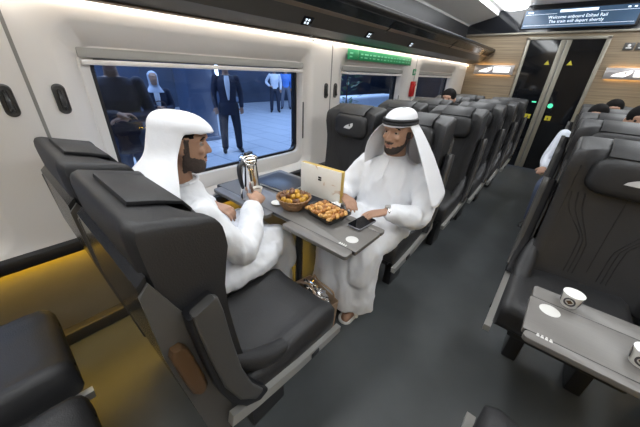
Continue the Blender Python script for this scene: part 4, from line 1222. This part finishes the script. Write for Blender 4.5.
# passengers in the rear right seats
figure('nearest dark haired passenger among the rear right seats, forehead just showing', (.42, 3.20, .02), R(180), 1.70, 'suit', 'trouser', [([(-.19, 0, 1.40), (-.23, .08, 1.12), (-.12, .30, 1.04)], (0, 1, 0)), ([(.19, 0, 1.40), (.23, .08, 1.12), (.12, .30, 1.04)], (0, 1, 0))], seated=True)
figure('passenger in dark blue with white sleeve at the aisle far right', (.22, 3.95, .0), R(172), 1.66, 'shirtw', 'jeans', [([(-.19, 0, 1.40), (-.24, .08, 1.12), (-.12, .30, 1.04)], (0, 1, 0)), ([(.19, 0, 1.40), (.235, .11, 1.15), (.205, .26, 1.06)], (0, 1, -.1))], seated=True)
figure('passenger whose dark hair shows just below the left end of the right sign', (.36, 4.60, .0), R(180), 1.70, 'suit', 'trouser', [([(-.19, 0, 1.40), (-.23, .08, 1.12), (-.12, .30, 1.04)], (0, 1, 0)), ([(.19, 0, 1.40), (.23, .08, 1.12), (.12, .30, 1.04)], (0, 1, 0))], seated=True)
figure('passenger whose dark hair shows above the rear seats by the farthest window', (-1.17, 3.80, .0), R(180), 1.72, 'suit', 'trouser', [([(-.19, 0, 1.40), (-.23, .08, 1.12), (-.12, .30, 1.04)], (0, 1, 0)), ([(.19, 0, 1.40), (.23, .08, 1.12), (.12, .30, 1.04)], (0, 1, 0))], seated=True)

# ------------------------------------------------------------------ station platform outside
struct('floor_platform', Box((-13.2, -6, PZ-.2), (-2.05, 26, PZ)), 'tiles', 'pale grey tiled station platform outside', 'floor', smooth=False)
struct('wall_station', Box((-13.6, -6, PZ), (-13.2, 26, 5.2)), 'platwall', 'dark blue station wall across the platform', 'wall', smooth=False)
struct('ceiling_station', Box((-13.6, -6, 5.2), (-1.9, 26, 5.4)), 'platcol', 'dark blue station roof', 'ceiling', smooth=False)
struct('wall_station_end', Box((-13.6, -6.2, PZ), (-1.9, -6, 5.2)), 'platwall', 'dark blue end wall of the station', 'wall', smooth=False)
struct('wall_station_far', Box((-13.6, 26, PZ), (-1.9, 26.2, 5.2)), 'platwall', 'dark blue far wall of the station', 'wall', smooth=False)
first = None
for x, y, lab in ((-7.0, 3.55, 'blue station column left of the man in dark suit'), (-7.6, 2.2, 'blue station column behind the woman with pale headscarf'), (-12.0, 12.8, 'blue station column seen at the second window')):
    if first is None:
        t = first = thing('station_column', lab, 'column', (x, y, PZ), 0, 'station columns')
        obj('shaft', Box((-.32, -.32, .08), (.32, .32, 5.5), .03), 'platcol', t)
        obj('plinth', Box((-.36, -.36, .0), (.36, .36, .09), .01), 'bench', t)
    else:
        t = copy_tree(first); t.location = (x, y, PZ); t['label'] = lab
t = thing('reflection_strip', 'upright white strips imitating a lamp reflection left of the suited man', 'lamp', (-6.62, 3.95, PZ))  # glowing strips stand in for a lamp's reflection, no real tube
obj('tube', Box((-.025, -.025, .05), (.025, .025, .62), .01), 'lamp', t); obj('tube', Box((-.025, -.025, 1.42), (.025, .025, 2.1), .01), 'lamp', t)
obj('housing', Box((-.07, -.05, .0), (-.022, .05, 2.2), .005), 'platcol', t)  # backing added behind the imitated reflection
t = thing('bench_block', 'grey blue bench block behind the man in dark suit', 'bench', (-10.8, 6.1, PZ), R(0))
obj('seat', Box((-.35, -1.0, .42), (.35, 1.0, .60), .03), 'bench', t); obj('back', Box((-.40, -1.0, .42), (-.28, 1.0, 1.05), .03), 'bench', t)
for y in (-.8, .8): obj('leg', Box((-.25, y-.05, 0), (.25, y+.05, .43), .01), 'bench', t)
t = thing('pale_barrier', 'long pale blue barrier block outside the second window', 'barrier', (-5.2, 8.3, PZ))
obj('panel', Box((-.25, -1.6, .12), (.25, 1.6, 1.05), .10, 4), 'carwhite', t)
for y in (-1.2, 1.2): obj('foot', Box((-.3, y-.15, 0), (.3, y+.15, .14), .02), 'bench', t)
# potted plant by the second window
t = thing('potted_plant', 'green potted plant at the left edge of the second window', 'plant', (-3.4, 4.75, PZ))
obj('pot', lathe(new_bm(), [(.001, 0), (.17, 0), (.21, .40), (.19, .40), (.17, .35), (.001, .34)], 24), 'pot', t)
b = new_bm()
for k in range(160):
    a = random.uniform(0, 2*PI); rr = random.uniform(.03, .26); z = random.uniform(.55, 1.85)
    c = V((rr*math.cos(a), rr*math.sin(a), z)); d = V((math.cos(a), math.sin(a), random.uniform(-.2, .8))).normalized(); s = d.cross(V((0, 0, 1))).normalized()
    l = random.uniform(.10, .16)
    tip = [c, c+d*l*.5+s*l*.25, c+d*l, c+d*l*.5-s*l*.25]
    nn_ = s.cross(d)*.002
    loft(b, [[q-nn_ for q in tip], [q+nn_ for q in tip]])
obj('foliage', b, 'leaf', t, smooth=False)
b = new_bm(); tube(b, [(0, 0, .34), (.02, 0, .9), (0, .02, 1.7)], [.02, .016, .006], 8, 3); obj('stem', b, 'brown', t)

# ------------------------------------------------------------------ light
def area(name, loc, size, power, col, aim=(0, 0, -1)):
    l = bpy.data.lights.new(name, 'AREA'); l.shape = 'RECTANGLE'; l.size, l.size_y = size; l.energy = power; l.color = col
    o = bpy.data.objects.new(name, l); COL.objects.link(o); o.location = loc
    o.rotation_euler = V(aim).to_track_quat('-Z', 'Y').to_euler()
    return o
for y in (0.5, 6.5, 12.5): area('platform_fill', (-6.5, y, 5.15), (7, 3), 520, (.58, .74, 1.0))  # unseen area lights added to give the platform its bluish light
w = bpy.data.worlds.new('World'); SC.world = w; w.use_nodes = True
w.node_tree.nodes['Background'].inputs[0].default_value = (.25, .35, .6, 1); w.node_tree.nodes['Background'].inputs[1].default_value = .15

SC.view_settings.view_transform = 'Standard'; SC.view_settings.look = 'None'; SC.view_settings.gamma = 1; SC.view_settings.use_curve_mapping = False
SC.view_settings.exposure = 0.0
SC.cycles.max_bounces = 8
SC.cycles.transparent_max_bounces = 12
